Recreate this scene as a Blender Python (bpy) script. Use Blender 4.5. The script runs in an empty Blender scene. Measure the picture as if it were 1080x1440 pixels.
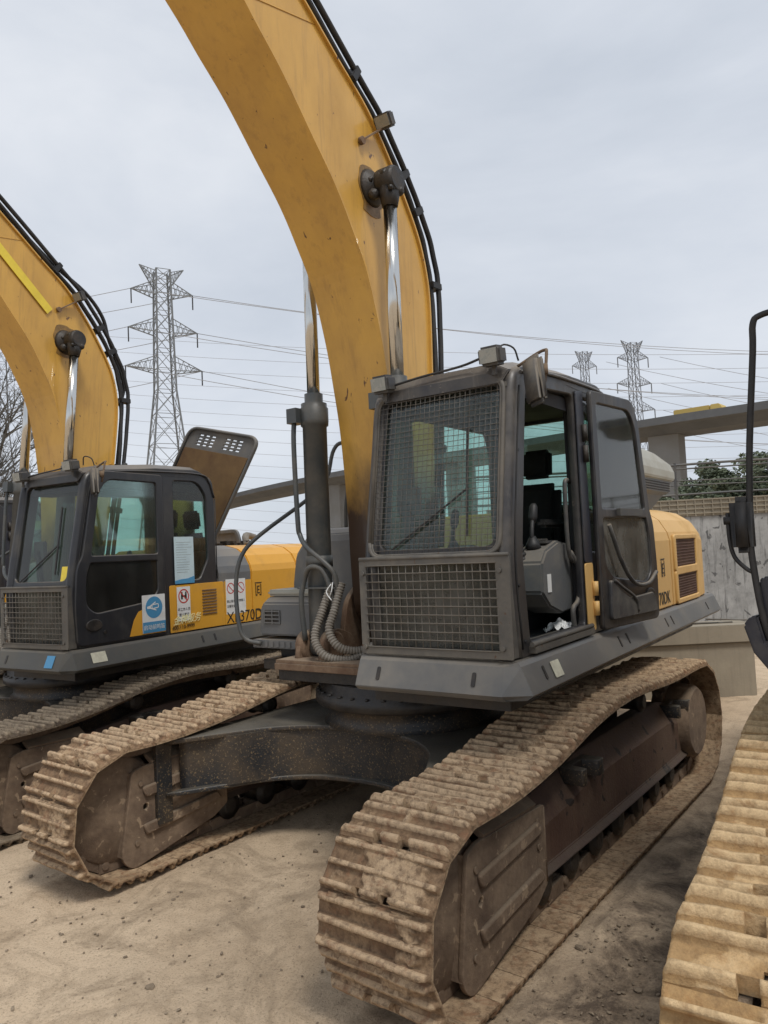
import bpy, bmesh, math, random
import numpy as np
from mathutils import Vector, Matrix, noise
random.seed(7)
SC = bpy.context.scene
COL = SC.collection
PI = math.pi
V = Vector

# ------------------------------------------------------------------ materials
def newmat(name):
    m = bpy.data.materials.new(name); m.use_nodes = True
    nt = m.node_tree
    for n in list(nt.nodes): nt.nodes.remove(n)
    out = nt.nodes.new('ShaderNodeOutputMaterial')
    return m, nt, out
def N(nt, typ, **kw):
    n = nt.nodes.new(typ)
    for k, v in kw.items():
        if k.startswith('i_'): n.inputs[k[2:].replace('_', ' ')].default_value = v
        else: setattr(n, k, v)
    return n
def ramp(nt, fac, stops, interp='LINEAR'):
    r = nt.nodes.new('ShaderNodeValToRGB'); r.color_ramp.interpolation = interp
    cr = r.color_ramp
    while len(cr.elements) > 1: cr.elements.remove(cr.elements[-1])
    for i, (p, c) in enumerate(stops):
        e = cr.elements[0] if i == 0 else cr.elements.new(p)
        e.position = p
        if not hasattr(c, '__len__'): c = (c, c, c)
        e.color = (*c[:3], 1)
    nt.links.new(fac, r.inputs[0])
    return r.outputs[0]
def mixc(nt, fac, a, b, mode='MIX'):
    m = nt.nodes.new('ShaderNodeMix'); m.data_type = 'RGBA'; m.blend_type = mode
    for s, v in ((0, fac), (6, a), (7, b)):
        if hasattr(v, 'is_output'): nt.links.new(v, m.inputs[s])
        else: m.inputs[s].default_value = v if s == 0 else (*v[:3], 1)
    return m.outputs[2]
def coords(nt, scale=(1, 1, 1), rnd=False, world=False):
    if world:
        c = N(nt, 'ShaderNodeNewGeometry').outputs['Position']
    else:
        c = N(nt, 'ShaderNodeTexCoord').outputs['Object']
    mp = N(nt, 'ShaderNodeMapping'); mp.inputs['Scale'].default_value = scale
    nt.links.new(c, mp.inputs['Vector'])
    if rnd:
        oi = N(nt, 'ShaderNodeObjectInfo'); mm = N(nt, 'ShaderNodeMath', operation='MULTIPLY'); mm.inputs[1].default_value = 37.0
        nt.links.new(oi.outputs['Random'], mm.inputs[0])
        cb = N(nt, 'ShaderNodeCombineXYZ'); nt.links.new(mm.outputs[0], cb.inputs[0]); nt.links.new(mm.outputs[0], cb.inputs[1])
        nt.links.new(cb.outputs[0], mp.inputs['Location'])
    return mp.outputs[0]
def noise_t(nt, vec, scale, detail=6, rough=.6, dist=0.0):
    n = N(nt, 'ShaderNodeTexNoise'); n.inputs['Scale'].default_value = scale
    n.inputs['Detail'].default_value = detail; n.inputs['Roughness'].default_value = rough; n.inputs['Distortion'].default_value = dist
    nt.links.new(vec, n.inputs['Vector'])
    return n.outputs[0]
def surf(name, base, rough=.6, metal=0.0, dirt=None, damt=.4, dscale=3.0, spots=None, sscale=14.0, sthr=.66,
         vary=.15, bump=.05, bscale=60.0, grime=None, streak=None, rnd=False, world=False, stretch=(1, 1, 1), coat=0.0, updust=None, upamt=.5):
    """painted / dirty surface: base colour, broad dirt clouds, small spots, vertical streaks, dust that settled on top faces"""
    m, nt, out = newmat(name)
    bs = N(nt, 'ShaderNodeBsdfPrincipled'); nt.links.new(bs.outputs[0], out.inputs[0])
    vec = coords(nt, stretch, rnd, world)
    n1 = noise_t(nt, vec, dscale, 8, .62)
    n2 = noise_t(nt, vec, dscale * 6.3, 6, .65)
    dk = tuple(c * (1 - vary) for c in base); lt = tuple(min(1, c * (1 + vary)) for c in base)
    col = mixc(nt, n2, dk, lt)
    rg = None
    if dirt:
        f = ramp(nt, n1, [(max(0, .62 - damt * .5), 0), (min(1, .74 - damt * .3), 1)])
        mul = N(nt, 'ShaderNodeMath', operation='MULTIPLY'); nt.links.new(f, mul.inputs[0])
        f2 = ramp(nt, n2, [(.25, .35), (.75, 1)]); nt.links.new(f2, mul.inputs[1])
        mul2 = N(nt, 'ShaderNodeMath', operation='MULTIPLY'); mul2.inputs[1].default_value = min(1, .55 + damt * .5)
        nt.links.new(mul.outputs[0], mul2.inputs[0])
        col = mixc(nt, mul2.outputs[0], col, dirt)
        rg = mul2.outputs[0]
    if streak:
        vs = coords(nt, (9, 9, .7), rnd, world)
        s = ramp(nt, noise_t(nt, vs, 1.6, 6, .7), [(.52, 0), (.72, streak[1])])
        col = mixc(nt, s, col, streak[0])
    if spots:
        s = ramp(nt, noise_t(nt, vec, sscale, 4, .5, .6), [(sthr, 0), (sthr + .03, 1)])
        col = mixc(nt, s, col, spots)
    if updust:
        g = N(nt, 'ShaderNodeNewGeometry'); sx = N(nt, 'ShaderNodeSeparateXYZ'); nt.links.new(g.outputs['Normal'], sx.inputs[0])
        f = ramp(nt, sx.outputs[2], [(.35, 0), (.9, upamt)])
        mu = N(nt, 'ShaderNodeMath', operation='MULTIPLY'); nt.links.new(f, mu.inputs[0]); nt.links.new(ramp(nt, n1, [(.3, .5), (.6, 1)]), mu.inputs[1])
        col = mixc(nt, mu.outputs[0], col, updust)
    if grime:   # oily soot that has crept up from the foot pin, with a ragged edge
        tcg = N(nt, 'ShaderNodeTexCoord'); sg = N(nt, 'ShaderNodeSeparateXYZ'); nt.links.new(tcg.outputs['Object'], sg.inputs[0])
        ad = N(nt, 'ShaderNodeMath', operation='MULTIPLY_ADD'); nt.links.new(noise_t(nt, vec, 3.2, 7, .65), ad.inputs[0]); ad.inputs[1].default_value = 1.3; nt.links.new(sg.outputs[2], ad.inputs[2])
        mg = N(nt, 'ShaderNodeMapRange'); mg.inputs[1].default_value = grime[0] + .95; mg.inputs[2].default_value = grime[0] + .35; nt.links.new(ad.outputs[0], mg.inputs[0])
        col = mixc(nt, mg.outputs[0], col, grime[1])
    nt.links.new(col, bs.inputs['Base Color'])
    bs.inputs['Metallic'].default_value = metal
    if rg is not None:
        mr = N(nt, 'ShaderNodeMapRange'); mr.inputs[3].default_value = rough; mr.inputs[4].default_value = min(1, rough + .35)
        nt.links.new(rg, mr.inputs[0]); nt.links.new(mr.outputs[0], bs.inputs['Roughness'])
    else:
        nt.links.new(ramp(nt, n2, [(.3, max(0, rough - .08)), (.7, min(1, rough + .1))]), bs.inputs['Roughness'])
    if coat: bs.inputs['Coat Weight'].default_value = coat
    if bump:
        b = N(nt, 'ShaderNodeBump'); b.inputs['Strength'].default_value = min(1, bump * 6); b.inputs['Distance'].default_value = .006
        nt.links.new(noise_t(nt, vec, bscale, 6, .65), b.inputs['Height']); nt.links.new(b.outputs[0], bs.inputs['Normal'])
    return m
def glass(name, tint=(.72, .86, .82), refl=.9, dirt=.18, ior=1.5):
    m, nt, out = newmat(name)
    tr = N(nt, 'ShaderNodeBsdfTransparent'); tr.inputs[0].default_value = (*tint, 1)
    gl = N(nt, 'ShaderNodeBsdfGlossy'); gl.inputs['Roughness'].default_value = .04; gl.inputs[0].default_value = (refl, refl, refl, 1)
    df = N(nt, 'ShaderNodeBsdfDiffuse'); df.inputs[0].default_value = (.30, .29, .26, 1)
    fr = N(nt, 'ShaderNodeFresnel'); fr.inputs[0].default_value = ior
    m1 = N(nt, 'ShaderNodeMixShader'); nt.links.new(fr.outputs[0], m1.inputs[0]); nt.links.new(tr.outputs[0], m1.inputs[1]); nt.links.new(gl.outputs[0], m1.inputs[2])
    vec = coords(nt, (1, 1, .6))
    f = ramp(nt, noise_t(nt, vec, 2.6, 8, .7), [(.35, dirt * .25), (.75, dirt)])
    m2 = N(nt, 'ShaderNodeMixShader'); nt.links.new(f, m2.inputs[0]); nt.links.new(m1.outputs[0], m2.inputs[1]); nt.links.new(df.outputs[0], m2.inputs[2])
    nt.links.new(m2.outputs[0], out.inputs[0])
    return m

MUD = (.36, .265, .165); DUST = (.27, .225, .17)
M = {}
M['boom'] = surf('boom_yellow_paint', (.62, .355, .065), .38, dirt=(.40, .22, .055), damt=.4, streak=((.24, .125, .04), .35), dscale=1.6, coat=.3, grime=(2.75, (.05, .028, .016)), spots=(.10, .04, .015), sscale=12, sthr=.685, vary=.07, bump=.012, bscale=25, stretch=(1, 1, .5))
M['yellow'] = surf('faded_yellow_paint', (.62, .385, .135), .5, dirt=(.42, .25, .09), damt=.22, dscale=1.7, spots=(.16, .07, .03), sscale=11, sthr=.78, vary=.05, bump=.012, bscale=20)
M['yellow2'] = surf('orange_yellow_paint', (.68, .34, .035), .38, dirt=(.36, .2, .06), damt=.2, dscale=1.9, vary=.05, bump=.01, bscale=20)
M['cab1'] = surf('dusty_grey_cab_paint', (.032, .031, .034), .34, dirt=(.12, .108, .092), damt=.5, dscale=2.2, vary=.2, bump=.03, bscale=22, streak=((.20, .185, .155), .5), spots=(.15, .13, .11), sscale=34, sthr=.70, updust=DUST, upamt=.9)
M['door1'] = surf('dark_door_paint', (.017, .017, .021), .32, dirt=(.075, .068, .058), damt=.4, dscale=2.6, vary=.2, bump=.03, bscale=22, streak=((.12, .11, .095), .4), spots=(.11, .095, .08), sscale=30, sthr=.70)
M['skirt2'] = surf('dark_grey_skirt_paint', (.060, .060, .055), .45, dirt=(.11, .10, .08), damt=.5, dscale=2, vary=.15, bump=.02, updust=DUST, upamt=.5)
M['cab2'] = surf('dark_grey_cab_paint', (.024, .025, .029), .33, dirt=(.075, .07, .06), damt=.25, dscale=2.1, vary=.1, bump=.012, bscale=30, streak=((.10, .095, .085), .25), updust=DUST, upamt=.55)
M['cabin'] = surf('dark_cab_lining', (.016, .017, .022), .7, dirt=(.05, .045, .04), damt=.25, dscale=4, bump=.02)
M['navy'] = surf('navy_pillar_paint', (.020, .022, .032), .4, dirt=(.09, .08, .07), damt=.25, dscale=4, bump=.015, streak=((.12, .11, .09), .3))
M['skirt'] = surf('grey_skirt_paint', (.105, .105, .102), .34, dirt=(.20, .18, .15), damt=.45, dscale=1.9, vary=.08, bump=.015, bscale=25, spots=(.08, .05, .03), sscale=16, sthr=.74, updust=DUST, upamt=.4)
M['steelgrey'] = surf('grey_guard_steel', (.085, .08, .072), .55, dirt=(.17, .15, .12), damt=.5, dscale=5, vary=.2, bump=.04, spots=(.09, .045, .02), sscale=30, sthr=.68)
M['dark'] = surf('black_greasy_steel', (.016, .014, .013), .45, dirt=(.07, .055, .04), damt=.4, dscale=6, bump=.1, bscale=50)
M['grease'] = surf('grease_stain_on_paint', (.34, .19, .045), .3, dirt=(.09, .055, .025), damt=.7, dscale=9, vary=.2, bump=.02)
M['rubber'] = surf('black_rubber', (.015, .015, .016), .55, dirt=(.06, .055, .05), damt=.3, dscale=5, bump=.02)
M['plastic'] = surf('dark_plastic', (.045, .045, .048), .5, dirt=(.13, .12, .10), damt=.45, dscale=8, bump=.02, updust=DUST, upamt=.7)
M['lightgrey'] = surf('beige_grey_cover', (.34, .335, .29), .5, dirt=(.25, .22, .17), damt=.3, dscale=2, vary=.05, bump=.01)
M['midgrey'] = surf('mid_grey_panel', (.115, .12, .125), .5, dirt=(.22, .20, .17), damt=.4, dscale=2, vary=.08, bump=.01, updust=DUST, upamt=.6)
M['cylgrey'] = surf('slate_grey_barrel', (.055, .062, .065), .38, dirt=(.14, .125, .10), damt=.35, dscale=3, vary=.1, bump=.015, streak=((.14, .12, .1), .3))
M['rust'] = surf('rusty_muddy_frame', (.095, .062, .042), .8, dirt=(.27, .195, .13), damt=.62, dscale=3.6, vary=.3, bump=.14, bscale=45, spots=(.30, .22, .145), sscale=16, sthr=.63, updust=(.17, .135, .095), upamt=.75)
M['framered'] = surf('dark_red_brown_frame', (.080, .042, .030), .6, dirt=(.15, .10, .065), damt=.5, dscale=1.9, vary=.3, bump=.12, bscale=40, streak=((.16, .10, .06), .45), spots=(.025, .018, .015), sscale=7, sthr=.62, updust=(.055, .05, .042), upamt=.8)
M['frameblack'] = surf('black_frame_with_rust', (.020, .021, .023), .42, dirt=(.10, .066, .034), damt=.42, dscale=2.6, vary=.3, bump=.1, bscale=60, spots=(.16, .115, .065), sscale=75, sthr=.60, updust=(.12, .11, .09), upamt=.85)
M['rusty'] = surf('brown_rust_plate', (.13, .075, .045), .8, dirt=(.24, .17, .11), damt=.5, dscale=6, vary=.3, bump=.12, updust=(.26, .2, .14), upamt=.8)
M['brownlining'] = surf('brown_oily_lining', (.19, .115, .045), .6, dirt=(.07, .035, .022), damt=.45, dscale=2, vary=.2, bump=.03)
M['hosegrey'] = surf('ribbed_hose_grey', (.22, .2, .17), .6, dirt=(.12, .1, .08), damt=.5, dscale=9, bump=.04)
M['seat'] = surf('black_seat_fabric', (.010, .010, .011), .9, dirt=(.03, .028, .025), damt=.3, bump=.08, bscale=150)
M['console'] = surf('grey_console_plastic', (.10, .105, .108), .55, dirt=(.17, .155, .13), damt=.35, dscale=5, bump=.03, updust=DUST, upamt=.5)
M['white'] = surf('white_sticker', (.72, .73, .72), .4, dirt=(.5, .47, .42), damt=.2, dscale=6, bump=0)
M['palenote'] = surf('pale_paper_sticker', (.62, .60, .46), .5, dirt=(.4, .36, .28), damt=.4, dscale=14, bump=0)
M['blue'] = surf('sticker_blue', (.07, .27, .48), .4, dirt=(.12, .25, .35), damt=.2, dscale=9, bump=0)
M['ink'] = surf('black_ink', (.02, .018, .016), .5, bump=0)
M['red'] = surf('sticker_red', (.50, .05, .04), .45, bump=0)
M['brass'] = surf('amber_ink', (.95, .85, .45), .4, bump=0)
M['paleblue'] = surf('pale_blue_paper', (.50, .62, .66), .5, dirt=(.4, .5, .55), damt=.3, dscale=8, bump=0)
M['tape'] = surf('bright_yellow_tape', (.78, .60, .06), .5, dirt=(.6, .45, .06), damt=.3, dscale=5, bump=.01)
M['chrome'] = surf('chrome_rod', (.62, .62, .60), .16, metal=1.0, dirt=(.3, .26, .2), damt=.12, dscale=4, vary=.03, bump=0)
M['lens'] = surf('lamp_lens', (.26, .27, .25), .2, dirt=(.35, .33, .28), damt=.4, dscale=20, bump=.03, bscale=90)
M['mirror'] = surf('mirror_glass', (.5, .52, .55), .08, metal=1.0, bump=0)
M['vent'] = surf('brown_vent_mesh', (.13, .075, .058), .7, dirt=(.2, .13, .09), damt=.4, dscale=6, bump=.02)
M['glass'] = glass('tinted_cab_glass', (.78, .93, .89), 1.0, .10)
M['glassdusty'] = glass('dusty_windscreen', (.86, .95, .92), 1.0, .09)
M['glassrear'] = glass('dusty_rear_glass', (.70, .88, .82), .9, .26)
M['glassdoor'] = glass('reflective_door_glass', (.80, .95, .90), 1.0, .12, 1.75)
M['glassdark'] = glass('dark_cab_glass', (.12, .15, .15), .75, .10)
M['glassdirty'] = glass('very_dusty_lower_glass', (.35, .38, .30), .5, .55)
M['wire'] = surf('galvanised_wire', (.14, .135, .125), .6, metal=.3, dirt=(.14, .11, .08), damt=.5, dscale=9, bump=0)
M['pale_mesh'] = surf('galvanised_guard', (.16, .15, .13), .6, metal=.2, dirt=(.15, .12, .09), damt=.5, dscale=9, bump=0)

def mud_mat(name, base, pale, dark, rust, contrast=.5, steel=(.17, .115, .075)):
    m, nt, out = newmat(name)
    bs = N(nt, 'ShaderNodeBsdfPrincipled'); nt.links.new(bs.outputs[0], out.inputs[0])
    vec = coords(nt, (1, 1, 1), True)
    a = noise_t(nt, vec, 5, 8, .65); b = noise_t(nt, vec, 26, 8, .7); c = noise_t(nt, vec, 120, 4, .7); d = noise_t(nt, vec, 11, 6, .6, .8)
    at = N(nt, 'ShaderNodeAttribute'); at.attribute_name = 'soil_crest'; sx = N(nt, 'ShaderNodeSeparateColor'); nt.links.new(at.outputs['Color'], sx.inputs[0])
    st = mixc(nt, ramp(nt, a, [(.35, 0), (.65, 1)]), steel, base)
    crest_highlight = ramp(nt, sx.outputs[1], [(.80, 0), (.98, .75)])
    st = mixc(nt, crest_highlight, st, tuple(min(1, c * 1.12) for c in pale))  # edge highlight painted on grouser crests; steel tone between them includes painted shade
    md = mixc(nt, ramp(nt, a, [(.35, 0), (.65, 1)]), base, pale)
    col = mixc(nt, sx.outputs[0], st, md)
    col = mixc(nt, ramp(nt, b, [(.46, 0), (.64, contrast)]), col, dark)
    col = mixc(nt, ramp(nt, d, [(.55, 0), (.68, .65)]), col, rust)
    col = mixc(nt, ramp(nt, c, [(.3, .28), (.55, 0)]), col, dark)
    nt.links.new(col, bs.inputs['Base Color']); bs.inputs['Roughness'].default_value = .95
    bs.inputs['Specular IOR Level'].default_value = .25
    bp = N(nt, 'ShaderNodeBump'); bp.inputs['Strength'].default_value = 1.0; bp.inputs['Distance'].default_value = .010
    nt.links.new(mixc(nt, .4, b, c), bp.inputs['Height']); nt.links.new(bp.outputs[0], bs.inputs['Normal'])
    return m
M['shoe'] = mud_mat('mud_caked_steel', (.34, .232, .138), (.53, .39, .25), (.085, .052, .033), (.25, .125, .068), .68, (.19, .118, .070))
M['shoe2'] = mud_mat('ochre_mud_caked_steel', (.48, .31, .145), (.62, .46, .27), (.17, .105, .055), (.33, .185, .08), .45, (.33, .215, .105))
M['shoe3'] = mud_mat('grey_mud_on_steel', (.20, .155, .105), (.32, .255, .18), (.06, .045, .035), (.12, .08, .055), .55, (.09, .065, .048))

# ------------------------------------------------------------------ mesh helpers
def box(bm, x0, x1, y0, y1, z0, z1, mat=None):
    vs = [bm.verts.new((x, y, z)) for x in (x0, x1) for y in (y0, y1) for z in (z0, z1)]
    for f in ((0, 1, 3, 2), (4, 6, 7, 5), (0, 4, 5, 1), (2, 3, 7, 6), (0, 2, 6, 4), (1, 5, 7, 3)):
        bm.faces.new([vs[i] for i in f])
    return vs
def bar(bm, a, b, w, h=None, up=V((0, 0, 1))):
    a, b = V(a), V(b); h = h or w; d = (b - a)
    if d.length < 1e-6: return
    d.normalize(); s = d.cross(up)
    if s.length < 1e-4: s = d.cross(V((1, 0, 0)))
    s.normalize(); u = s.cross(d)
    vs = [bm.verts.new(p + s * i * w / 2 + u * j * h / 2) for p in (a, b) for i, j in ((-1, -1), (1, -1), (1, 1), (-1, 1))]
    for f in ((3, 2, 1, 0), (4, 5, 6, 7), (0, 1, 5, 4), (1, 2, 6, 5), (2, 3, 7, 6), (3, 0, 4, 7)):
        bm.faces.new([vs[i] for i in f])
def catmull(pts, sub=6):
    pts = [V(p) for p in pts]
    if len(pts) < 3 or sub <= 1: return pts
    P = [pts[0] * 2 - pts[1]] + pts + [pts[-1] * 2 - pts[-2]]
    out = []
    for i in range(1, len(P) - 2):
        for k in range(sub):
            t = k / sub; p0, p1, p2, p3 = P[i - 1:i + 3]
            out.append(.5 * ((2 * p1) + (-p0 + p2) * t + (2 * p0 - 5 * p1 + 4 * p2 - p3) * t * t + (-p0 + 3 * p1 - 3 * p2 + p3) * t ** 3))
    out.append(pts[-1]); return out
def tube(bm, pts, r, seg=10, sub=6, rib=None):
    pts = catmull(pts, sub)
    if rib:   # ribbed hose: resample finely and modulate the radius
        L = [0]
        for a, b in zip(pts, pts[1:]): L.append(L[-1] + (b - a).length)
        n = max(4, int(L[-1] / rib * 4)); q = []
        for i in range(n + 1):
            s = L[-1] * i / n; k = 0
            while k < len(L) - 2 and L[k + 1] < s: k += 1
            t = (s - L[k]) / max(1e-9, L[k + 1] - L[k]); q.append(pts[k].lerp(pts[k + 1], t))
        pts = q
    rings = []; nrm = None
    for i, p in enumerate(pts):
        d = (pts[min(i + 1, len(pts) - 1)] - pts[max(i - 1, 0)]).normalized()
        if nrm is None:
            nrm = d.cross(V((0, 0, 1)));
            if nrm.length < 1e-3: nrm = d.cross(V((0, 1, 0)))
        nrm = (nrm - d * nrm.dot(d)).normalized(); b = d.cross(nrm)
        rr = r if not hasattr(r, '__len__') else r[0] + (r[1] - r[0]) * i / (len(pts) - 1)
        if rib: rr = r * (1.0 if (i % 4) < 2 else .82)
        rings.append([bm.verts.new(p + (nrm * math.cos(2 * PI * k / seg) + b * math.sin(2 * PI * k / seg)) * rr) for k in range(seg)])
    for a, b in zip(rings, rings[1:]):
        for k in range(seg):
            f = bm.faces.new([a[k], a[(k + 1) % seg], b[(k + 1) % seg], b[k]]); f.smooth = True
    bm.faces.new(rings[0][::-1]); bm.faces.new(rings[-1])
def lathe(bm, prof, o, ax, seg=32):
    """prof: (radius, distance along axis)"""
    o = V(o); ax = V(ax).normalized(); s = ax.cross(V((0, 0, 1)))
    if s.length < 1e-3: s = ax.cross(V((1, 0, 0)))
    s.normalize(); u = ax.cross(s)
    rings = [[bm.verts.new(o + ax * h + (s * math.cos(2 * PI * k / seg) + u * math.sin(2 * PI * k / seg)) * r) for k in range(seg)] for r, h in prof]
    for a, b in zip(rings, rings[1:]):
        for k in range(seg):
            f = bm.faces.new([a[k], a[(k + 1) % seg], b[(k + 1) % seg], b[k]]); f.smooth = True
    bm.faces.new(rings[0][::-1]); bm.faces.new(rings[-1])
def loft(bm, secs, caps=True, smooth=False):
    rings = [[bm.verts.new(p) for p in s] for s in secs]
    n = len(rings[0])
    for a, b in zip(rings, rings[1:]):
        for k in range(n):
            f = bm.faces.new([a[k], a[(k + 1) % n], b[(k + 1) % n], b[k]]); f.smooth = smooth
    if caps: bm.faces.new(rings[0][::-1]); bm.faces.new(rings[-1])
def rpoly(pts, r=.05, seg=5):
    """round the corners of a polygon; a point may carry its own radius as third value"""
    out = []; n = len(pts)
    for i in range(n):
        p = V(pts[i][:2]); a = V(pts[i - 1][:2]); b = V(pts[(i + 1) % n][:2])
        rr = pts[i][2] if len(pts[i]) > 2 else r
        if rr <= 0: out.append(tuple(p)); continue
        da, db = (a - p), (b - p); la, lb = da.length, db.length
        t = min(rr, la * .48, lb * .48)
        pa, pb = p + da.normalized() * t, p + db.normalized() * t
        for k in range(seg + 1):
            s = k / seg; out.append(tuple(pa * (1 - s) ** 2 + p * 2 * s * (1 - s) + pb * s * s))
    return out
def frame(o, U, Vv):
    U = V(U).normalized(); Vv = V(Vv).normalized(); W = U.cross(Vv)
    m = Matrix((U, Vv, W)).transposed().to_4x4(); m.translation = V(o); return m
SIDE = lambda y: frame((0, y, 0), (1, 0, 0), (0, 0, 1))     # (u,v) -> (x,z); thickness along y
def plate(bm, outer, holes=(), t=.02, bev=.0, fr=None):
    cu = bpy.data.curves.new('tmp', 'CURVE'); cu.dimensions = '2D'; cu.fill_mode = 'BOTH'
    cu.extrude = max(1e-4, t / 2 - bev); cu.bevel_depth = bev; cu.bevel_resolution = 1
    for poly in (outer, *holes):
        sp = cu.splines.new('POLY'); sp.points.add(len(poly) - 1)
        for i, q in enumerate(poly): sp.points[i].co = (q[0], q[1], 0, 1)
        sp.use_cyclic_u = True
    ob = bpy.data.objects.new('tmp', cu); me = bpy.data.meshes.new_from_object(ob)
    if fr is not None: me.transform(fr)
    bm.from_mesh(me)
    bpy.data.objects.remove(ob); bpy.data.curves.remove(cu); bpy.data.meshes.remove(me)
def xform(bm, mat):
    bmesh.ops.transform(bm, matrix=mat, verts=bm.verts)
def to_mesh(bm, name, mat, bevel=0, smooth=False):
    if bevel:
        bmesh.ops.remove_doubles(bm, verts=bm.verts, dist=1e-5)
        es = [e for e in bm.edges if len(e.link_faces) == 2 and e.calc_face_angle(0) > .6]
        bmesh.ops.bevel(bm, geom=es, offset=bevel, segments=2, affect='EDGES', clamp_overlap=True)
    bmesh.ops.recalc_face_normals(bm, faces=bm.faces)
    me = bpy.data.meshes.new(name); bm.to_mesh(me); bm.free()
    me.materials.append(M[mat] if isinstance(mat, str) else mat)
    if smooth:
        me.shade_smooth()
    return me
CACHE = {}
def obj(name, me, parent=None, **props):
    o = bpy.data.objects.new(name, me); COL.objects.link(o)
    if parent is not None: o.parent = parent
    for k, v in props.items():
        if v is not None: o[k] = v
    return o
def mk(name, fn, mat, parent=None, bevel=0, smooth=False, key=None, **props):
    """fn(bm) fills a bmesh; meshes with the same key are shared between the excavators"""
    k = (key, mat) if key else None
    if k and k in CACHE: me = CACHE[k]
    else:
        bm = bmesh.new(); fn(bm); me = to_mesh(bm, name, mat, bevel, smooth)
        if k: CACHE[k] = me
    return obj(name, me, parent, **props)
def mks(name, items, fn, mat, parent, key=None, label=None, **kw):
    return [mk(name, (lambda bm, it=it: fn(bm, it)), mat, parent, key=(key, i) if key else None, **kw) for i, it in enumerate(items)]
def thing(name, loc, rz, label, cat, group=None, scale=1):
    o = bpy.data.objects.new(name, None); COL.objects.link(o)
    o.location = loc; o.rotation_euler = (0, 0, rz); o.scale = (scale,) * 3; o.empty_display_size = .2
    o['label'] = label; o['category'] = cat
    if group: o['group'] = group
    return o
def text_mesh(bm, s, size, fr, t=.002, shear=0, align='LEFT', sx=1.0):
    cu = bpy.data.curves.new('tmp', 'FONT'); cu.body = s; cu.size = size; cu.extrude = t; cu.shear = shear; cu.align_x = align; cu.space_character = 1.0
    cu.resolution_u = 3
    ob = bpy.data.objects.new('tmp', cu); me = bpy.data.meshes.new_from_object(ob)
    me.transform(Matrix.Diagonal((sx, 1, 1, 1))); me.transform(fr); bm.from_mesh(me)
    bpy.data.objects.remove(ob); bpy.data.curves.remove(cu); bpy.data.meshes.remove(me)
LEFTFACE = lambda x, y, z, tilt=0: frame((x, y, z), (-math.cos(tilt), 0, math.sin(tilt)), (math.sin(tilt), 0, math.cos(tilt)))
def circle(cx, cy, r, n=28): return [(cx + r * math.cos(2 * PI * k / n), cy + r * math.sin(2 * PI * k / n)) for k in range(n)]

# ------------------------------------------------------------------ tracks
def track_path():
    pts = []
    cx, cz, r = 1.86, .475, .435
    for k in range(25):
        a = math.radians(-90 + 182 * k / 24); pts.append((cx + r * math.cos(a), cz + r * math.sin(a)))
    top = catmull([(1.86, .912, 0), (1.5, .905, 0), (.95, .955, 0), (.3, 1.06, 0), (-.35, 1.095, 0), (-1.2, 1.05, 0), (-1.9, 1.045, 0), (-2.12, 1.04, 0)], 8)[2:-1]
    pts += [(p.x, p.y) for p in top]
    cx2, cz2, r2 = -2.14, .54, .50
    for k in range(25):
        a = math.radians(92 + 178 * k / 24); pts.append((cx2 + r2 * math.cos(a), cz2 + r2 * math.sin(a)))
    pts.append(pts[0]); return pts
PATH = track_path()
CUM = [0]
for a, b in zip(PATH, PATH[1:]): CUM.append(CUM[-1] + math.hypot(b[0] - a[0], b[1] - a[1]))
PER = CUM[-1]
def path_at(s):
    s %= PER
    lo = 0
    while lo < len(CUM) - 2 and CUM[lo + 1] < s: lo += 1
    t = (s - CUM[lo]) / max(1e-9, CUM[lo + 1] - CUM[lo])
    a, b = PATH[lo], PATH[lo + 1]
    return V((a[0] + (b[0] - a[0]) * t, 0, a[1] + (b[1] - a[1]) * t))
NSHOE = 45
PITCH = PER / NSHOE
HALFW = .315
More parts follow.
